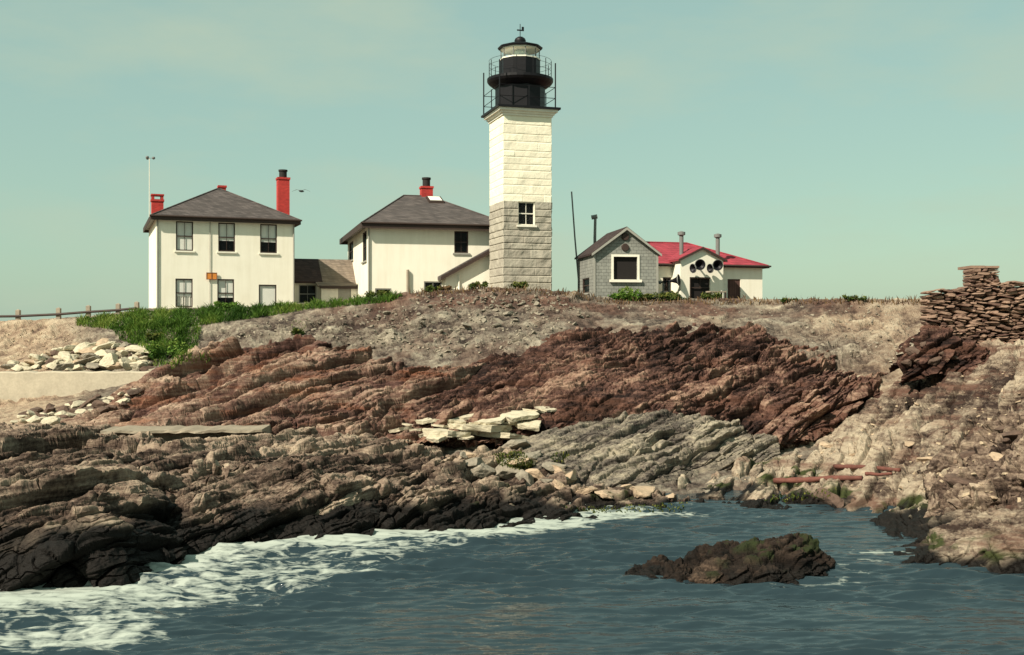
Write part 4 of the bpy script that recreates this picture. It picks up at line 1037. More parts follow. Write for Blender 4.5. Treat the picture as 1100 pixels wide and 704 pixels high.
# --- link building between the two houses
K = Bld('link_building', 314, 74.5, 17, 6.2)
wk = K.fx(391); hk = K.fz(0, 300); dk = 4.2
win = [H_hole(K, 321, 340, 306, 326)]
body(K.root, wk, dk, hk, win, mat='plaster')
window(K.root, win[0], blind=.0, frame='grey_trim', sill=False)
zr = K.fz(wk / 2, 278.5, dk / 2)
def gable_long(root, x0, x1, d, ze, zr, ov, mat, t=.10, name='roof', yo=0):
    m = MB(); sl = (zr - ze) / (d / 2)
    m.add([(x0, -ov, ze - sl * ov), (x1, -ov, ze - sl * ov), (x1, d / 2, zr), (x0, d / 2, zr), (x0, d + ov, ze - sl * ov), (x1, d + ov, ze - sl * ov)], [(0, 1, 2, 3), (3, 2, 5, 4)])
    m.add([(x0, -ov, ze - sl * ov - t), (x1, -ov, ze - sl * ov - t), (x1, d / 2, zr - t), (x0, d / 2, zr - t), (x0, d + ov, ze - sl * ov - t), (x1, d + ov, ze - sl * ov - t)], [(3, 2, 1, 0), (4, 5, 2, 3)])
    m.quad((x0, -ov, ze - sl * ov - t), (x1, -ov, ze - sl * ov - t), (x1, -ov, ze - sl * ov), (x0, -ov, ze - sl * ov))
    for x in (x0, x1):
        m.quad((x, -ov, ze - sl * ov - t), (x, -ov, ze - sl * ov), (x, d / 2, zr), (x, d / 2, zr - t)); m.quad((x, d + ov, ze - sl * ov), (x, d + ov, ze - sl * ov - t), (x, d / 2, zr - t), (x, d / 2, zr))
    return m.build(name, M[mat], root)
xm = K.fx(346)
gable_long(K.root, -.05, xm - .002, dk, hk + .05, zr, .3, 'roof_dark', .12); gable_long(K.root, xm + .002, wk + .1, dk, hk + .05, zr - .01, .3, 'roof_light', .12)
m = MB(); m.add([(0, dk / 2, zr - .14), (0, 0, hk), (0, dk, hk)], [(0, 1, 2)]); m.add([(wk, dk / 2, zr - .14), (wk, 0, hk), (wk, dk, hk)], [(0, 2, 1)]); m.build('gable_end', M['plaster'], K.root)
xa, xb = K.fx(341, -1.4), K.fx(399, -1.4); z0_, z1_ = K.fz(xa, 307, -1.4), K.fz(xa, 301, 0)
m = MB(); m.slab([(xa, -1.6, z0_), (xb, -1.6, z0_), (xb, -.33, z1_ - .15), (xa, -.33, z1_ - .15)], .10); m.build('porch_roof', M['roof_light'], K.root)
m = MB(); m.box(xa + .1, xb - .1, -1.66, -1.61, z0_ - .2, z0_ - .01); m.build('porch_fascia', M['brown_trim'], K.root)
m = MB(); xs_ = [K.fx(q, -1.4) for q in (345, 363, 377, 395)]
m.box(xs_[0], xs_[1], -1.45, -1.35, -1, z0_ - .12); m.box(xs_[2], xs_[3], -1.45, -1.35, -1, z0_ - .12); m.build('porch_wall', M['white_paint'], K.root)
m = MB(); m.box(xs_[1] + .003, xs_[2] - .003, -1.40, -1.36, -1, z0_ - .12); m.build('porch_door', M['grey_trim'], K.root)
tag(K.root, 'low link building with dark and weathered shingle roof between the two houses', 'building')

# --- assistant keeper's house behind the tower
A = Bld('hip_roof_house', 397, 68, 14.4, 6.5)
wA = A.fx(541); dA = 13.0; hA = A.fz(0, 242)
hol = [H_hole(A, 488, 503, 248.5, 272), H_hole(A, 403, 420.5, 310, 330), H_hole(A, 455.5, 475, 302.5, 330)]
def lhole(B, a, b, t, c):
    y0, y1 = B.lx(b), B.lx(a); ym = (y0 + y1) / 2; zt = CAMZ - (t - CY) / F * B.dep(0, ym) - B.zb; zc = CAMZ - (c - CY) / F * B.dep(0, ym) - B.zb
    return (-y1, -y0, zc, zt)
lh = [lhole(A, 389.5, 393.8, 249, 281), lhole(A, 375, 379.5, 260, 280)]
body(A.root, wA, dA, hA, hol, lh)
rise = A.fz(wA / 2, 211, dA / 2) - hA - .12
hip_roof(A.root, wA, dA, hA + .12, rise, .5, 'roof_grey', 1.8, ridge_cx=wA * .47, fh=.34)
window(A.root, hol[0], blind=.0, bars=(1, 1), frame='brown_trim'); window(A.root, hol[1], frame='grey_trim', sill=False); window(A.root, hol[2], frame='grey_trim', sill=False)
for h in lh: window(A.root, h, T=LT, frame='brown_trim', bars=(1, 0))
cyy = dA * .52; cx = A.fx(458, cyy); chimney(A.root, cx, cyy, .78, A.fz(cx, 216, cyy), A.fz(cx, 203, cyy), .62)
# skylight lying on the front roof slope
sl = rise / (dA / 2 + .5); yS = dA * .36; xS0, xS1 = A.fx(461, yS), A.fx(477, yS)
m = MB(); zf = lambda y: hA + .12 + sl * (y + .5)
m.slab([(xS0, yS, zf(yS) + .16), (xS1, yS, zf(yS) + .16), (xS1, yS + 1.3, zf(yS + 1.3) + .16), (xS0, yS + 1.3, zf(yS + 1.3) + .16)], .2); sk = m.build('skylight', M['brown_trim'], A.root)
m = MB(); m.quad((xS0 + .1, yS + .12, zf(yS + .12) + .175), (xS1 - .1, yS + .12, zf(yS + .12) + .175), (xS1 - .1, yS + 1.18, zf(yS + 1.18) + .175), (xS0 + .1, yS + 1.18, zf(yS + 1.18) + .175)); m.build('pane', M['curtain'], sk)
m = MB(); xx = A.fx(438.5, -.3); m.tube((xx, -.12, -.5), (xx, -.12, A.fz(xx, 290)), .09, 10); m.build('vent_pipe', M['wood'], A.root)
m = MB(); m.tube((-.06, -.07, .2), (-.06, -.07, hA - .1), .05, 8); m.tube((.02, -.07, -.5), (-.3, -.9, .9), .05, 8); m.build('downspout', M['grey_trim'], A.root)
tag(A.root, 'cream house with hip roof, skylight and short red chimney behind the lighthouse', 'house')

# --- small gabled entry beside the tower
E = Bld('entry_shed', 479, 68.0, 12, 6.8)
wE = E.fx(576); hE = E.fz(0, 297); zE = E.fz(wE / 2, 270); m = MB()
m.add([(0, 0, -1), (wE, 0, -1), (wE, 0, hE), (wE / 2, 0, zE), (0, 0, hE)], [(0, 1, 2, 3, 4)]); m.add([(0, 0, -1), (0, 1.2, -1), (0, 1.2, hE), (0, 0, hE)], [(0, 3, 2, 1)]); m.add([(wE, 0, -1), (wE, 1.2, -1), (wE, 1.2, hE), (wE, 0, hE)], [(0, 1, 2, 3)]); m.build('wall', M['plaster'], E.root)
sl = (zE - hE) / (wE / 2); m = MB(); ov = .35
m.prism([(-ov, hE - sl * ov), (-ov, hE - sl * ov + .22), (wE / 2, zE + .22), (wE + ov, hE - sl * ov + .22), (wE + ov, hE - sl * ov), (wE / 2, zE)], -.35, 1.2); m.build('roof', M['roof_grey'], E.root)
m = MB(); m.prism([(-ov - .03, hE - sl * ov - .08), (-ov - .03, hE - sl * ov + .14), (wE / 2, zE + .14), (wE + ov, hE - sl * ov + .14), (wE + ov, hE - sl * ov - .08), (wE / 2, zE - .08)], -.40, -.353); m.build('bargeboard', M['brown_trim'], E.root)
m = MB(); xx = E.fx(493); m.tube((xx, -.06, -.6), (xx, -.06, hE + .1), .06, 8); m.build('downspout', M['white_paint'], E.root)
tag(E.root, 'small cream gabled entry shed joined to the foot of the lighthouse', 'shed')

# --- the grey shingled signal house
Gs = Bld('shingled_shed', 638, 64, 9, 6.6)
wG = Gs.fx(706.5); hG = Gs.fz(0, 272); zG = Gs.fz(wG / 2, 246); dG = 4.4
gh = H_hole(Gs, 659, 684.5, 276, 300.5)
m = MB(); wall_holes(m, 0, wG, -1, hG, [gh]); lhg = [lhole(Gs, 625.5, 633, 299, 315)]; wall_holes(m, -dG, 0, -1, hG, lhg, T=LT)
m.quad((wG, 0, -1), (wG, dG, -1), (wG, dG, hG), (wG, 0, hG)); m.quad((wG, dG, -1), (0, dG, -1), (0, dG, hG), (wG, dG, hG))
m.add([(0, 0, hG), (wG, 0, hG), (wG / 2, 0, zG)], [(0, 1, 2)]); m.add([(0, dG, hG), (wG, dG, hG), (wG / 2, dG, zG)], [(0, 2, 1)]); m.build('wall', M['shingle_wall'], Gs.root)
m = MB(); m.box(.3, wG - .3, .9, dG - .3, -1, hG - .1); m.build('inner_room', M['dark'], Gs.root)
sl = (zG - hG) / (wG / 2); m = MB(); ov = .16
m.prism([(-ov, hG - sl * ov + .01), (-ov, hG - sl * ov + .12), (wG / 2, zG + .12), (wG + ov, hG - sl * ov + .12), (wG + ov, hG - sl * ov + .01), (wG / 2, zG + .01)], -.22, dG + .2); m.build('roof', M['roof_dark'], Gs.root)
m = MB(); m.prism([(-ov - .02, hG - sl * ov - .06), (-ov - .02, hG - sl * ov + .08), (wG / 2, zG + .08), (wG + ov + .02, hG - sl * ov + .08), (wG + ov + .02, hG - sl * ov - .06), (wG / 2, zG - .08)], -.27, -.223); m.build('bargeboard', M['grey_trim'], Gs.root)
m = MB(); m.box(-.03, .09, -.035, -.003, -.9, hG); m.box(wG - .09, wG + .03, -.035, -.003, -.9, hG); m.build('corner_board', M['grey_trim'], Gs.root)
a, b, c, d = gh; m = MB()
m.box(a - .13, a, -.05, .05, c, d + .13); m.box(b, b + .13, -.05, .05, c, d + .13); m.box(a, b, -.05, .05, d, d + .13); wn = m.build('window', M['white_paint'], Gs.root)
m = MB(); m.box(a - .24, b + .24, -.16, .05, c - .16, c - .002); m.build('sill', M['white_paint'], wn)
m = MB(); m.quad((a, .14, c), (b, .14, c), (b, .14, d), (a, .14, d)); m.build('pane', M['dark'], wn)
window(Gs.root, lhg[0], T=LT, frame='brown_trim', bars=(1, 0))
m = MB()
for py in (254.5, 266): 
    xx = Gs.fx(671.5); zz = Gs.fz(xx, py); m.lathe([(.01, .10), (.20, .10), (.23, .04), (.23, -.0)], (xx, -.004, zz), 14, axis=(0, -1, 0))
m.build('gable_vent', M['brown_trim'], Gs.root)
tag(Gs.root, 'small grey shingled shed with one large dark window beside the lighthouse', 'shed')

def pole(name, pts, Y, r, label, mat, cat, head=None):
    p = [Vector(W(a, b, Y)) for a, b in pts]; base = p[0].copy(); o = empty(name, base)
    m = MB()
    for i in range(len(p) - 1): m.tube(p[i] - base, p[i + 1] - base, r * (1 - .25 * i / len(p)), 8, r * (1 - .25 * (i + 1) / len(p)))
    m.build('shaft', M[mat], o); tag(o, label, cat)
    return o, p[-1] - base
pole('leaning_pole', [(624, 330), (617.5, 255), (614, 206)], 69.5, .055, 'tall thin leaning pole behind the grey shingled shed', 'iron_grey', 'pole')
o, tip = pole('vent_stack', [(639, 320), (639, 256), (639.5, 233)], 69, .10, 'short grey vent pipe with bent head behind the shingled shed', 'iron_grey', 'vent pipe')
m = MB(); m.tube(tip + Vector((-.24, 0, -.05)), tip + Vector((.12, 0, .02)), .14, 10); m.build('vent_head', M['iron_grey'], o)

# --- fog-signal building with the red roof
S_ = Bld('fog_signal_building', 700, 68.5, 17, 6.6)
wS = S_.fx(819); hS = S_.fz(0, 285); dS = 6.2
gx0, gx1 = S_.fx(731, -1.2), S_.fx(777, -1.2); gy = -1.2
hs = [H_hole(S_, 712, 721, 298, 313), H_hole(S_, 777.5, 795.5, 300, 330)]
body(S_.root, wS, dS, hS, hs)
rz = S_.fz(wS * .4, 261.5, dS / 2)
hip_roof(S_.root, wS, dS, hS + .06, rz - hS - .06, .28, 'roof_red', wS * .42, ridge_cx=wS * .30, fascia='brown_trim', fh=.14)
window(S_.root, hs[0], frame='brown_trim', bars=(0, 1))
a, b, c, d = hs[1]
m = MB(); m.box(a, a + .28, .02, .10, c, d); dr = m.build('door_frame', M['white_paint'], S_.root)
m = MB(); m.box(a + .283, b, .06, .12, c, d); m.build('door', M['door'], S_.root)
# projecting gabled bay
ez = S_.fz(gx0, 279, gy); pz = S_.fz((gx0 + gx1) / 2, 267.5, gy); bh = H_hole(S_, 742, 763, 299, 328, gy)
m = MB(); wall_holes(m, gx0, gx1, -1, ez, [bh], y=gy)
m.add([(gx0, gy, ez), (gx1, gy, ez), ((gx0 + gx1) / 2, gy, pz)], [(0, 1, 2)])
m.quad((gx0, gy, -1), (gx0, gy, ez), (gx0, 0, ez), (gx0, 0, -1)); m.quad((gx1, gy, -1), (gx1, -.002, -1), (gx1, -.002, ez), (gx1, gy, ez)); m.build('bay_wall', M['plaster'], S_.root)
cxg = (gx0 + gx1) / 2; sl = (pz - ez) / (cxg - gx0); ov = .18; m = MB()
m.prism([(gx0 - ov, ez - sl * ov), (gx0 - ov, ez - sl * ov + .13), (cxg, pz + .13), (gx1 + ov, ez - sl * ov + .13), (gx1 + ov, ez - sl * ov), (cxg, pz)], gy - .14, 2.0); m.build('bay_roof', M['roof_red'], S_.root)
m = MB(); m.prism([(gx0 - ov - .02, ez - sl * ov - .04), (gx0 - ov - .02, ez - sl * ov + .09), (cxg, pz + .09), (gx1 + ov + .02, ez - sl * ov + .09), (gx1 + ov + .02, ez - sl * ov - .04), (cxg, pz - .04)], gy - .18, gy - .143); m.build('bargeboard', M['brown_trim'], S_.root)
a, b, c, d = bh
m = MB(); m.quad((a, gy + .15, c), (b, gy + .15, c), (b, gy + .15, d), (a, gy + .15, d)); m.build('bay_opening', M['dark'], S_.root)
m = MB(); m.box(a + .05, b - .05, gy + .05, gy + .09, d - .62, d - .56); m.box((a + b) / 2 - .02, (a + b) / 2 + .02, gy + .05, gy + .09, d - .55, d - .02); m.box(a - .07, a - .004, gy - .02, gy + .04, c, d + .06); m.box(a, b, gy - .02, gy + .04, d + .004, d + .06); m.build('opening_frame', M['brown_trim'], S_.root)
for q, t_, yy in ((732, 248.5, -.05), (771, 251, .3)):
    xx = S_.fx(q, yy); zb_, zt_ = S_.fz(xx, 282, yy), S_.fz(xx, t_, yy)
    m = MB(); m.lathe([(.13, zb_), (.13, zt_ - .28)], (xx, yy, 0), 14); st = m.build('stovepipe', M['iron_grey'], S_.root)
    m = MB(); m.lathe([(.135, zt_ - .278), (.24, zt_ - .24), (.24, zt_ - .06), (.05, zt_)], (xx, yy, 0), 14); m.build('pipe_cap', M['iron_grey'], st)
tag(S_.root, 'low cream building with red shingle roof and fog horns on its gable', 'building')

def horn(c, aim, r, L, label, group='fog horns on the gable'):
    ob = empty('fog_horn', c); ax_ = Vector(aim).normalized()
    prof = [(.05, -L), (.055, -L * .6), (.10, -L * .35), (r * .55, -L * .14), (r * .86, -.03), (r, 0), (r * .94, .004), (r * .78, -.03), (r * .5, -L * .14), (.07, -L * .4), (.02, -L * .5)]
    m = MB(); m.lathe(prof, (0, 0, 0), 28, axis=ax_, cap=False); m.build('trumpet', M['black_iron'], ob, True)
    rm = MB(); nn = 28; rm.lathe([(r * .97, -.02), (r * 1.05, -.02), (r * 1.05, .03), (r * .97, .03)], (0, 0, 0), nn, axis=ax_, cap=False); rm.build('rim', M['iron_grey'], ob)
    m = MB(); m.lathe([(.09, -L - .16), (.11, -L - .14), (.11, -L - .02), (.07, -L)], (0, 0, 0), 14, axis=ax_); m.build('throat', M['iron_grey'], ob)
    tag(ob, label, 'fog horn', group); return ob
def on(px, py, y): 
    x = S_.fx(px, y); return S_.root.matrix_basis @ Vector((x, y, S_.fz(x, py, y)))
horn(on(752, 284.5, gy - .75), (.18, -.95, -.10), .33, .75, 'black fog horn second from the left on the gable, mouth towards the viewer')
horn(on(771, 285, gy - .75), (.18, -.95, -.10), .33, .75, 'black fog horn at the right end of the row on the white gable')
horn(on(744.5, 288.5, gy - .55), (-.80, -.5, -.12), .28, .62, 'fog horn at the left end of the row on the gable, turned left')
horn(on(763, 288.5, gy - .55), (-.80, -.5, -.12), .28, .62, 'left-turned fog horn third from the left on the gable')
ob = horn(on(729, 301, -1.5), (.9, -.38, .10), .34, 1.1, 'large dark fog horn standing low left of the gable', None)
m = MB(); m.tube((-.55, .2, -.1), (-.55, .2, -1.3), .06, 8); m.tube((-.9, .3, -.15), (-.9, .3, -1.3), .06, 8); m.build('stand', M['iron_grey'], ob)
# bracket table below the horns
tb = on(770, 313.5, -2.6); T_ = empty('work_bench', tb, S_.th)
m = MB(); m.box(-.6, .5, -.3, .3, -.05, .03); m.build('bench_top', M['wood'], T_)
for x, y in ((-.55, -.25), (.45, -.25), (-.55, .25), (.45, .25)): 
    m = MB(); m.box(x - .04, x + .04, y - .04, y + .04, -.9, -.052); m.build('leg', M['brown_trim'], T_)
tag(T_, 'small dark bench in front of the red-roofed building', 'bench')

# ------------------------------------------------------------------ the lighthouse
LH = Bld('lighthouse', 540.5, 65, 16.5, 7.0)
sW = 3.02; zT = LH.fz(0, 118); zM = LH.fz(0, 216)
def masonry(z0, z1, mat, seed, name, hole=None, depth=1.0):
    """rough ashlar: each face a fine grid, blocks pushed in and out, joints cut back"""
    nx, nz = 76, int((z1 - z0) / .036); rgn = np.random.RandomState(seed); V = []; Fc = []; tones = []
    cz = [0.0]
    while cz[-1] < 14: cz.append(cz[-1] + rgn.uniform(.36, .56))
    cz = np.array(cz)
    zs = np.linspace(z0, z1, nz); us = np.linspace(0, sW, nx)
    for fidx in range(4):
        U, Z = np.meshgrid(us, zs); row = np.searchsorted(cz, Z) ; lo_ = cz[row - 1]; hi_ = cz[np.minimum(row, len(cz) - 1)]
        bw = 1.35; t = U / bw + _h(row, row * 0 + fidx, row * 0, seed) * 3 ; col = np.floor(t); g = (t - col) * bw
        h = _h(row, col.astype(int), row * 0 + fidx, seed + 2)
        ez = np.minimum(Z - lo_, hi_ - Z); ex = np.minimum(g, bw - g)
        wob = fbm(np.stack([U.ravel() * 2, Z.ravel() * 2, U.ravel() * 0 + fidx * 7], 1), 4, seed).reshape(U.shape)
        ez = ez + .008 * wob; rnd = sstep(0, .05, ez) * (.72 + .28 * sstep(0, .025, ex))
        out = (-.035 + .055 * rnd + .030 * h * rnd + .035 * wob * rnd) * depth
        edge = sstep(0, .02, U) * sstep(0, .02, sW - U); out = out * edge - .0 * (1 - edge)
        if fidx == 0: p = np.stack([U, -out, Z], -1)
        elif fidx == 1: p = np.stack([sW + out, U, Z], -1)
        elif fidx == 2: p = np.stack([sW - U, sW + out, Z], -1)
        else: p = np.stack([-out, sW - U, Z], -1)
        base = len(V); V += p.reshape(-1, 3).tolist(); tones += (.25 + .5 * h + .25 * rnd).ravel().tolist()
        for j in range(nz - 1):
            for i in range(nx - 1):
                if fidx == 0 and hole and hole[0] < us[i] + .01 and us[i + 1] - .01 < hole[1] and hole[2] < zs[j] + .01 and zs[j + 1] - .01 < hole[3]: continue
                q = base + j * nx + i; Fc.append((q, q + 1, q + nx + 1, q + nx))
    o = mesh_obj(name, V, Fc, M[mat], LH.root)
    at = o.data.attributes.new('tone', 'FLOAT', 'POINT'); at.data.foreach_set('value', tones)
    return o
wh = H_hole(LH, 556.5, 574.5, 217, 242)
masonry(-.6, zM, 'granite', 3, 'granite_shaft', wh, .85)
masonry(zM + .001, zT, 'granite_white', 4, 'whitewashed_shaft', None, .34)
m = MB(); m.box(.25, sW - .25, .45, sW - .25, -.5, zT); m.build('shaft_core', M['dark'], LH.root)
a, b, c, d = wh; e = .07
m = MB(); m.quad((a, -.02, c), (a, .3, c), (b, .3, c), (b, -.02, c)); m.quad((a, -.02, d), (b, -.02, d), (b, .3, d), (a, .3, d)); m.quad((a, -.02, c), (a, -.02, d), (a, .3, d), (a, .3, c)); m.quad((b, -.02, c), (b, .3, c), (b, .3, d), (b, -.02, d)); m.build('window_reveal', M['white_paint'], LH.root)
wdw = window(LH.root, (a + .01, b - .01, c + .01, d - .01), y=.05, frame='white_paint', sill=False, bars=(1, 1), fr=.05)
m = MB(); m.box(a - .1, b + .1, -.12, .10, c - .12, c - .003); m.build('sill', M['white_paint'], wdw)
# stepped cornice, then the black gallery deck
m = MB()
for o_, z0, z1 in ((.07, -.30, -.17), (.16, -.168, -.04), (.30, -.038, .12)):
    m.box(-o_, sW + o_, -o_, sW + o_, zT + z0, zT + z1)
m.build('cornice', M['white_paint'], LH.root)
dk_z = zT + .122
m = MB(); o_ = .44; m.box(-o_, sW + o_, -o_, sW + o_, dk_z, dk_z + .12); m.build('gallery_deck', M['black_iron'], LH.root)
cc = sW / 2; cpt = (cc, cc)
zc = lambda py: LH.fz(cc, py, cc)
z1_ = dk_z + .122; zg = zc(87); 
m = MB(); m.lathe([(1.52, z1_), (1.52, zg - .25), (1.40, zg - .22)], (cc, cc, 0), 10, ph=.3); m.lathe([(1.55, z1_ + .001), (1.55, z1_ + .1)], (cc, cc, 0), 10, ph=.3); m.build('watch_room', M['black_iron'], LH.root)
m = MB(); m.lathe([(1.45, zg - .50), (1.66, zg - .42), (1.93, zg - .22), (2.02, zg - .08), (2.02, zg + .07)], (cc, cc, 0), 32); m.build('lantern_gallery', M['black_iron'], LH.root)
zl0, zl1 = zc(65.5), zc(53.5)
m = MB(); m.lathe([(1.22, zg + .072), (1.22, zl0)], (cc, cc, 0), 10, ph=.3); m.build('lantern_base', M['black_iron'], LH.root)
m = MB(); m.lathe([(1.25, zl0 + .001), (1.25, zl0 + .08)], (cc, cc, 0), 10, ph=.3); m.lathe([(1.21, zl1 - .08), (1.21, zl1)], (cc, cc, 0), 10, ph=.3); m.build('lantern_ring', M['white_paint'], LH.root)
lant = MB()
for k in range(10):
    t = 2 * math.pi * k / 10 + .3; x, y = cc + 1.17 * math.cos(t), cc + 1.17 * math.sin(t); lant.tube((x, y, zl0 + .08), (x, y, zl1 - .08), .03, 6)
lf = lant.build('lantern_frame', M['iron_grey'], LH.root)
for k in range(10):
    t, u = 2 * math.pi * k / 10 + .3, 2 * math.pi * (k + 1) / 10 + .3; r_ = 1.15
    pa, pb = (cc + r_ * math.cos(t), cc + r_ * math.sin(t)), (cc + r_ * math.cos(u), cc + r_ * math.sin(u))
    m = MB(); m.quad((*pa, zl0 + .082), (*pb, zl0 + .082), (*pb, zl1 - .082), (*pa, zl1 - .082)); m.build('lantern_pane', M['clear'], lf)
m = MB(); hL = zl1 - zl0; m.lathe([(.22, zl0 + .05), (.40, zl0 + .15 * hL), (.55, zl0 + .5 * hL), (.40, zl0 + .85 * hL), (.2, zl1 - .05)], (cc, cc, 0), 20); m.build('lens', M['lens'], LH.root, True)
zr0, zr1 = zl1 + .002, zc(47.5)
m = MB(); m.lathe([(1.34, zr0), (1.38, zr0 + .10), (1.22, zr0 + .17), (.42, zr1)], (cc, cc, 0), 10, ph=.3); m.build('lantern_roof', M['black_iron'], LH.root)
m = MB(); zb1 = zc(39.5); hB = zb1 - zr1; m.lathe([(.30, zr1 - .1), (.30, zr1 + .1 * hB), (.36, zr1 + .4 * hB), (.30, zr1 + .72 * hB), (.16, zr1 + .93 * hB), (.04, zb1)], (cc, cc, 0), 20); m.build('vent_ball', M['black_iron'], LH.root, True)
m = MB(); zt = zc(26); m.tube((cc, cc, zb1 - .03), (cc, cc, zt), .022, 6); m.box(cc - .20, cc + .24, cc - .012, cc + .012, zt - .42, zt - .34); m.box(cc + .10, cc + .24, cc - .012, cc + .012, zt - .34, zt - .16); m.build('weather_vane', M['black_iron'], LH.root)
# upright stays and rails of the two galleries
sq = [(-.30, -.30), (cc, -.30), (sW + .14, -.30), (sW + .14, cc), (sW + .14, sW + .30), (cc, sW + .30), (-.30, sW + .30), (-.30, cc)]
for x, y in sq:
    if (x, y) in ((cc, -.30), (-.30, cc), (cc, sW + .30), (sW + .14, cc)): continue
    hgt = zc(73.5) if True else 0
    m = MB(); m.tube((x, y, z1_), (x, y, hgt), .04, 6); m.build('gallery_post', M['black_iron'], LH.root)
for x, y in [q for q in sq if q in ((cc, -.30), (-.30, cc), (cc, sW + .30), (sW + .14, cc))]:
    m = MB(); m.tube((x, y, z1_), (x, y, z1_ + 1.25), .03, 6); m.build('gallery_post', M['black_iron'], LH.root)
m = MB(); cs = [sq[0], sq[2], sq[4], sq[6]]
for hh_ in (.55, 1.2):
    for i in range(4): m.tube((*cs[i], z1_ + hh_), (*cs[(i + 1) % 4], z1_ + hh_), .02, 6)
m.build('gallery_rail', M['black_iron'], LH.root)
for k in range(12):
    t = 2 * math.pi * k / 12 + .12; x, y = cc + 1.9 * math.cos(t), cc + 1.9 * math.sin(t)
    m = MB(); m.tube((x, y, zg + .07), (x, y, zg + 1.12), .022, 6); m.build('upper_post', M['black_iron'], LH.root)
m = MB(); nn = 36
for hh_ in (.45, .8, 1.1):
    for k in range(nn):
        t, u = 2 * math.pi * k / nn, 2 * math.pi * (k + 1) / nn
        m.tube((cc + 1.9 * math.cos(t), cc + 1.9 * math.sin(t), zg + .07 + hh_), (cc + 1.9 * math.cos(u), cc + 1.9 * math.sin(u), zg + .07 + hh_), .011, 5)
m.build('upper_rail', M['black_iron'], LH.root)
tag(LH.root, 'square stone lighthouse with whitewashed upper half and black lantern', 'lighthouse')

# ------------------------------------------------------------------ guard fence at far left
bpy.context.view_layer.update(); dg = bpy.context.evaluated_depsgraph_get()
Fr = empty('guard_fence', W(0, 345, 66.5))
fp = Vector(Fr.location); m = MB(); prev = None
for p in (-120, -70, -25, 19.5, 63, 95, 127, 147):
    Yf = 66.6; X_ = (p - CX) / F * Yf; g = drop(X_, Yf); zt = W(p, np.interp(p, [-100, 19, 63, 95, 127, 147], [335, 333.5, 331.5, 329, 327, 325]), Yf)[2]
    q = MB(); q.box(X_ - .12, X_ + .12, Yf - .12, Yf + .12, g.z - .3, zt); q.add([(X_ - .12, Yf - .12, zt), (X_ + .12, Yf - .12, zt), (X_ + .12, Yf + .12, zt), (X_ - .12, Yf + .12, zt), (X_, Yf, zt + .07)], [(0, 1, 4), (1, 2, 4), (2, 3, 4), (3, 0, 4)])
    mesh_obj('post', [Vector(v) - fp for v in q.v], q.f, M['wood'], Fr)
    if prev: 
        q = MB(); q.tube(prev, (X_, Yf - .15, zt - .36), .075, 8); mesh_obj('rail', [Vector(v) - fp for v in q.v], q.f, M['brown_trim'], Fr)
    prev = (X_, Yf - .15, zt - .36)
tag(Fr, 'low guard fence of short pale posts and dark rail at far left', 'fence')

# gull in the sky
gl = empty('gull', W(323.5, 205.5, 60))
m = MB(); m.lathe([(.01, -.22), (.05, -.12), (.065, 0), (.05, .12), (.03, .2), (.008, .27)], (0, 0, 0), 10, axis=(.5, 1, .0)); m.build('body', M['gull'], gl, True)
for s_ in (-1, 1):
    m = MB(); m.slab([(0, -.06, .03), (s_ * .24, -.05, .09), (s_ * .5, -.02, -.02), (s_ * .24, .06, .10), (0, .08, .03)][::s_], .012); m.build('wing', M['gull'], gl)
tag(gl, 'dark gull flying in the sky right of the tall red chimney', 'gull')

# ------------------------------------------------------------------ grass and shrubs
def blades(pts, hgt, wid, seed, spread=.35, tone0=.5, lean=.5):
    rb = np.random.RandomState(seed); V = []; Fc = []; T = []
    for (c, tn, sc_) in pts:
        a = rb.uniform(0, 6.28); h = hgt * sc_ * rb.uniform(.55, 1.25); w_ = wid * rb.uniform(.7, 1.3)
        dx, dy = math.cos(a) * w_, math.sin(a) * w_; lx, ly = rb.uniform(-lean, lean) * h, rb.uniform(-lean, lean) * h
        n = len(V); x, y, z = c
        V += [(x - dx, y - dy, z - .05), (x + dx, y + dy, z - .05), (x + lx * .5 + dx * .8, y + ly * .5 + dy * .8, z + h * .6), (x + lx * .5 - dx * .8, y + ly * .5 - dy * .8, z + h * .6), (x + lx, y + ly, z + h)]
        Fc += [(n, n + 1, n + 2, n + 3), (n + 3, n + 2, n + 4)]; t = min(1, max(0, tn + rb.uniform(-.25, .25))); T += [t] * 5
    return V, Fc, T
def leafobj(name, V, Fc, T, mat, parent=None):
    o = mesh_obj(name, V, Fc, M[mat], parent); at = o.data.attributes.new('tone', 'FLOAT', 'POINT'); at.data.foreach_set('value', T); return o

rs = random.Random(77)
zones = [([(82, 350), (84, 344), (150, 335), (260, 331), (330, 327), (432, 318), (420, 325), (330, 333), (290, 340), (200, 352), (130, 356)], 11000, 1.0),
         ([(118, 352), (190, 345), (215, 352), (212, 372), (196, 380), (165, 378), (130, 366)], 3800, .9),
         ([(158, 372), (205, 362), (206, 385), (186, 396), (165, 394)], 900, .7),
         ([(204, 380), (226, 378), (226, 390), (206, 390)], 60, .5),
         ([(312, 346), (330, 342), (328, 360), (316, 360)], 40, .5)]
pts = []
for poly, n, s_ in zones:
    for px, py in blob(n, poly):
        loc, nn = hit(px, py)
        if loc is None or loc.y < 50: continue
        tn = .42 + .32 * vnoise(np.array([[loc.x * .9, loc.y * .5, 3.]]), 5)[0] + .25 * vnoise(np.array([[loc.x * .25, loc.y * .3, 9.]]), 6)[0] + rs.uniform(-.12, .12)
        k = .5 + .5 * math.sin(px * .23 + 1.3 * math.sin(px * .07)); pts.append((loc, tn, s_ * (.5 + .8 * k)))
V, Fc, T = blades(pts, .29, .02, 5, lean=1.0)
o = leafobj('bluff_grass', V, Fc, T, 'grass'); tag(o, 'bright green grass along the bluff edge in front of the left house', 'grass', kind='stuff')
pts = []
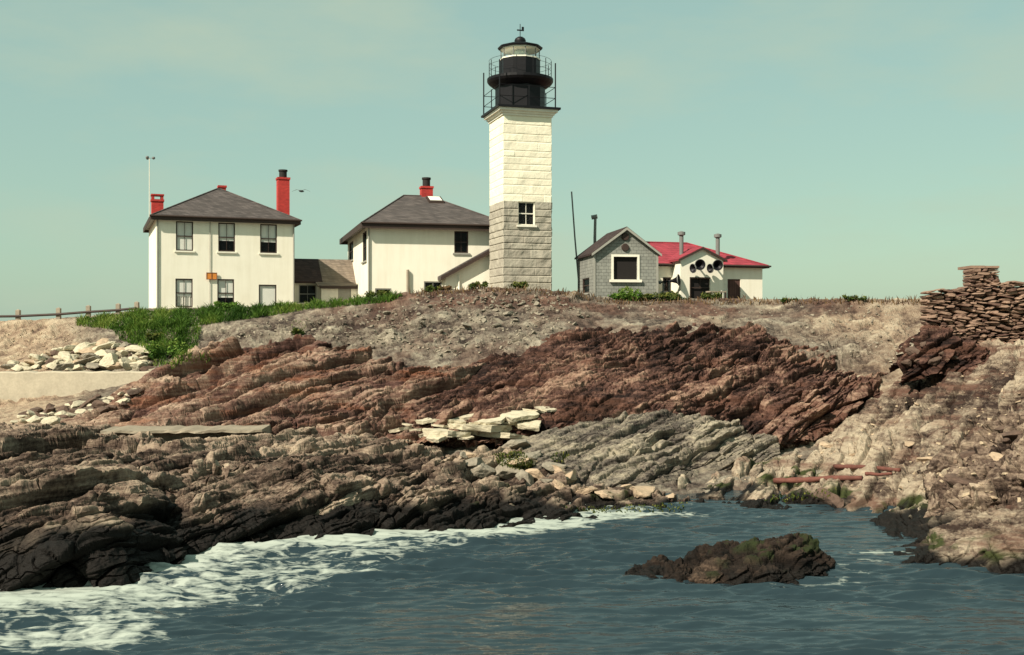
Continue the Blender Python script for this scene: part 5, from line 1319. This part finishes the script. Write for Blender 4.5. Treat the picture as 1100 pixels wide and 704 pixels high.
for px in np.arange(440, 992, .55):
    loc, nn = hit(px, float(np.interp(px, PXS, [q[1] for q in ground_lines[4]])) + rs.uniform(0, 6))
    if loc is None or loc.y < 52 or loc.y > 64: continue
    pts.append((loc, rs.uniform(.1, .9), .5 + .5 * abs(math.sin(px * .21) * math.sin(px * .053))))
V, Fc, T = blades(pts, .34, .025, 8, lean=.7)
o = leafobj('dry_grass', V, Fc, T, 'dry'); tag(o, 'dry brown weeds along the bluff edge right of the lighthouse', 'grass', kind='stuff')

def shrub(px, py, Y, rx, rz, label, mat='shrub', n=500, seed=1, group=None):
    X_ = (px - CX) / F * Y; g = drop(X_, Y); root = empty('shrub', g); rb = np.random.RandomState(seed); V = []; Fc = []; T = []
    lob = [(rb.uniform(-.75, .75) * rx, rb.uniform(-.3, .3) * rx, rb.uniform(.15, .65) * rz, rb.uniform(.28, .5)) for _ in range(8)]
    for k in range(n):
        l = lob[rb.randint(len(lob))]; v = rb.normal(size=3); v /= np.linalg.norm(v); v *= rb.uniform(.5, 1.05)
        c = Vector((l[0] + v[0] * l[3] * rx * .8, l[1] + v[1] * l[3] * rx * .8, max(0, l[2] + v[2] * l[3] * rz)))
        a = Vector(rb.normal(size=3)).normalized() * rb.uniform(.05, .13); b = a.orthogonal().normalized() * rb.uniform(.03, .06)
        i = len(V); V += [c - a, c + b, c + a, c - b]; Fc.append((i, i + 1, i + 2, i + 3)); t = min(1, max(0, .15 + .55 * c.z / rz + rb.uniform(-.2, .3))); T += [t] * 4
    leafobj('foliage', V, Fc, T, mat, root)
    m = MB()
    for k in range(5): m.tube((rb.uniform(-.1, .1), 0, -.1), (lob[k][0] * .8, lob[k][1], lob[k][2] * .9), .025, 5, .01)
    m.build('stem', M['brown_trim'], root); tag(root, label, 'shrub', group); return root
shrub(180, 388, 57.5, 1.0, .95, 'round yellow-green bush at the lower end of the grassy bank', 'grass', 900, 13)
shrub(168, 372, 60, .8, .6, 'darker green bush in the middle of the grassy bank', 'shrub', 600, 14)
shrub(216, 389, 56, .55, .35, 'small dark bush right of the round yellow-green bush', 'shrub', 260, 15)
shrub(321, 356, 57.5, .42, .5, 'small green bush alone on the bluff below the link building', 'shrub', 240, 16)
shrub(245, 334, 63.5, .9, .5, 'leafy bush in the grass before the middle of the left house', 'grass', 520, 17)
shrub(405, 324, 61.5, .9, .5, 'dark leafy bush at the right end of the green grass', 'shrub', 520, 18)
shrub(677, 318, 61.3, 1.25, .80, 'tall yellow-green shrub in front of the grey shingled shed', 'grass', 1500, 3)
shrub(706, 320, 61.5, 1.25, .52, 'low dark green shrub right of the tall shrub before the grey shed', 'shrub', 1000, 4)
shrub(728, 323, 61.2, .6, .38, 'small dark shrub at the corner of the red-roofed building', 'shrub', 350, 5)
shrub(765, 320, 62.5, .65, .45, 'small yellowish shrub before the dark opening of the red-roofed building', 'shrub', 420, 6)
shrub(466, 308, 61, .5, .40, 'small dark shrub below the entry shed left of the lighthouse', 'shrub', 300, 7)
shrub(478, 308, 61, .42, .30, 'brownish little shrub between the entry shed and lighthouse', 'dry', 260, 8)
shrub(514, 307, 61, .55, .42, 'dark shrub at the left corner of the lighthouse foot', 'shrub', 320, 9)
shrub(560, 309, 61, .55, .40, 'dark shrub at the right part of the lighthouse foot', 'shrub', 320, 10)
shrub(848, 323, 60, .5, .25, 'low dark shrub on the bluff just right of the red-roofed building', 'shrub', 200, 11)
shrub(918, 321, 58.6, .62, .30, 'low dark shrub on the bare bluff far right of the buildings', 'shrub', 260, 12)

# green weed and yellow-green algae on the ledge
pts = []
for poly, n in (([(530, 488), (560, 484), (576, 500), (560, 506), (536, 500)], 520), ([(590, 488), (612, 484), (610, 496), (596, 500)], 80), ([(606, 546), (740, 540), (735, 550), (640, 552)], 200), ([(830, 532), (900, 524), (890, 534), (820, 540)], 130)):
    for px, py in blob(n, poly):
        loc, nn = hit(px, py)
        if loc is not None: pts.append((loc, rs.uniform(.1, .9), rs.uniform(.4, 1)))
V, Fc, T = blades(pts, .07, .03, 15, lean=1.3)
o = leafobj('seaweed', V, Fc, T, 'shrub'); tag(o, 'green weed growing in patches on the low ledges by the water', 'seaweed', kind='stuff')
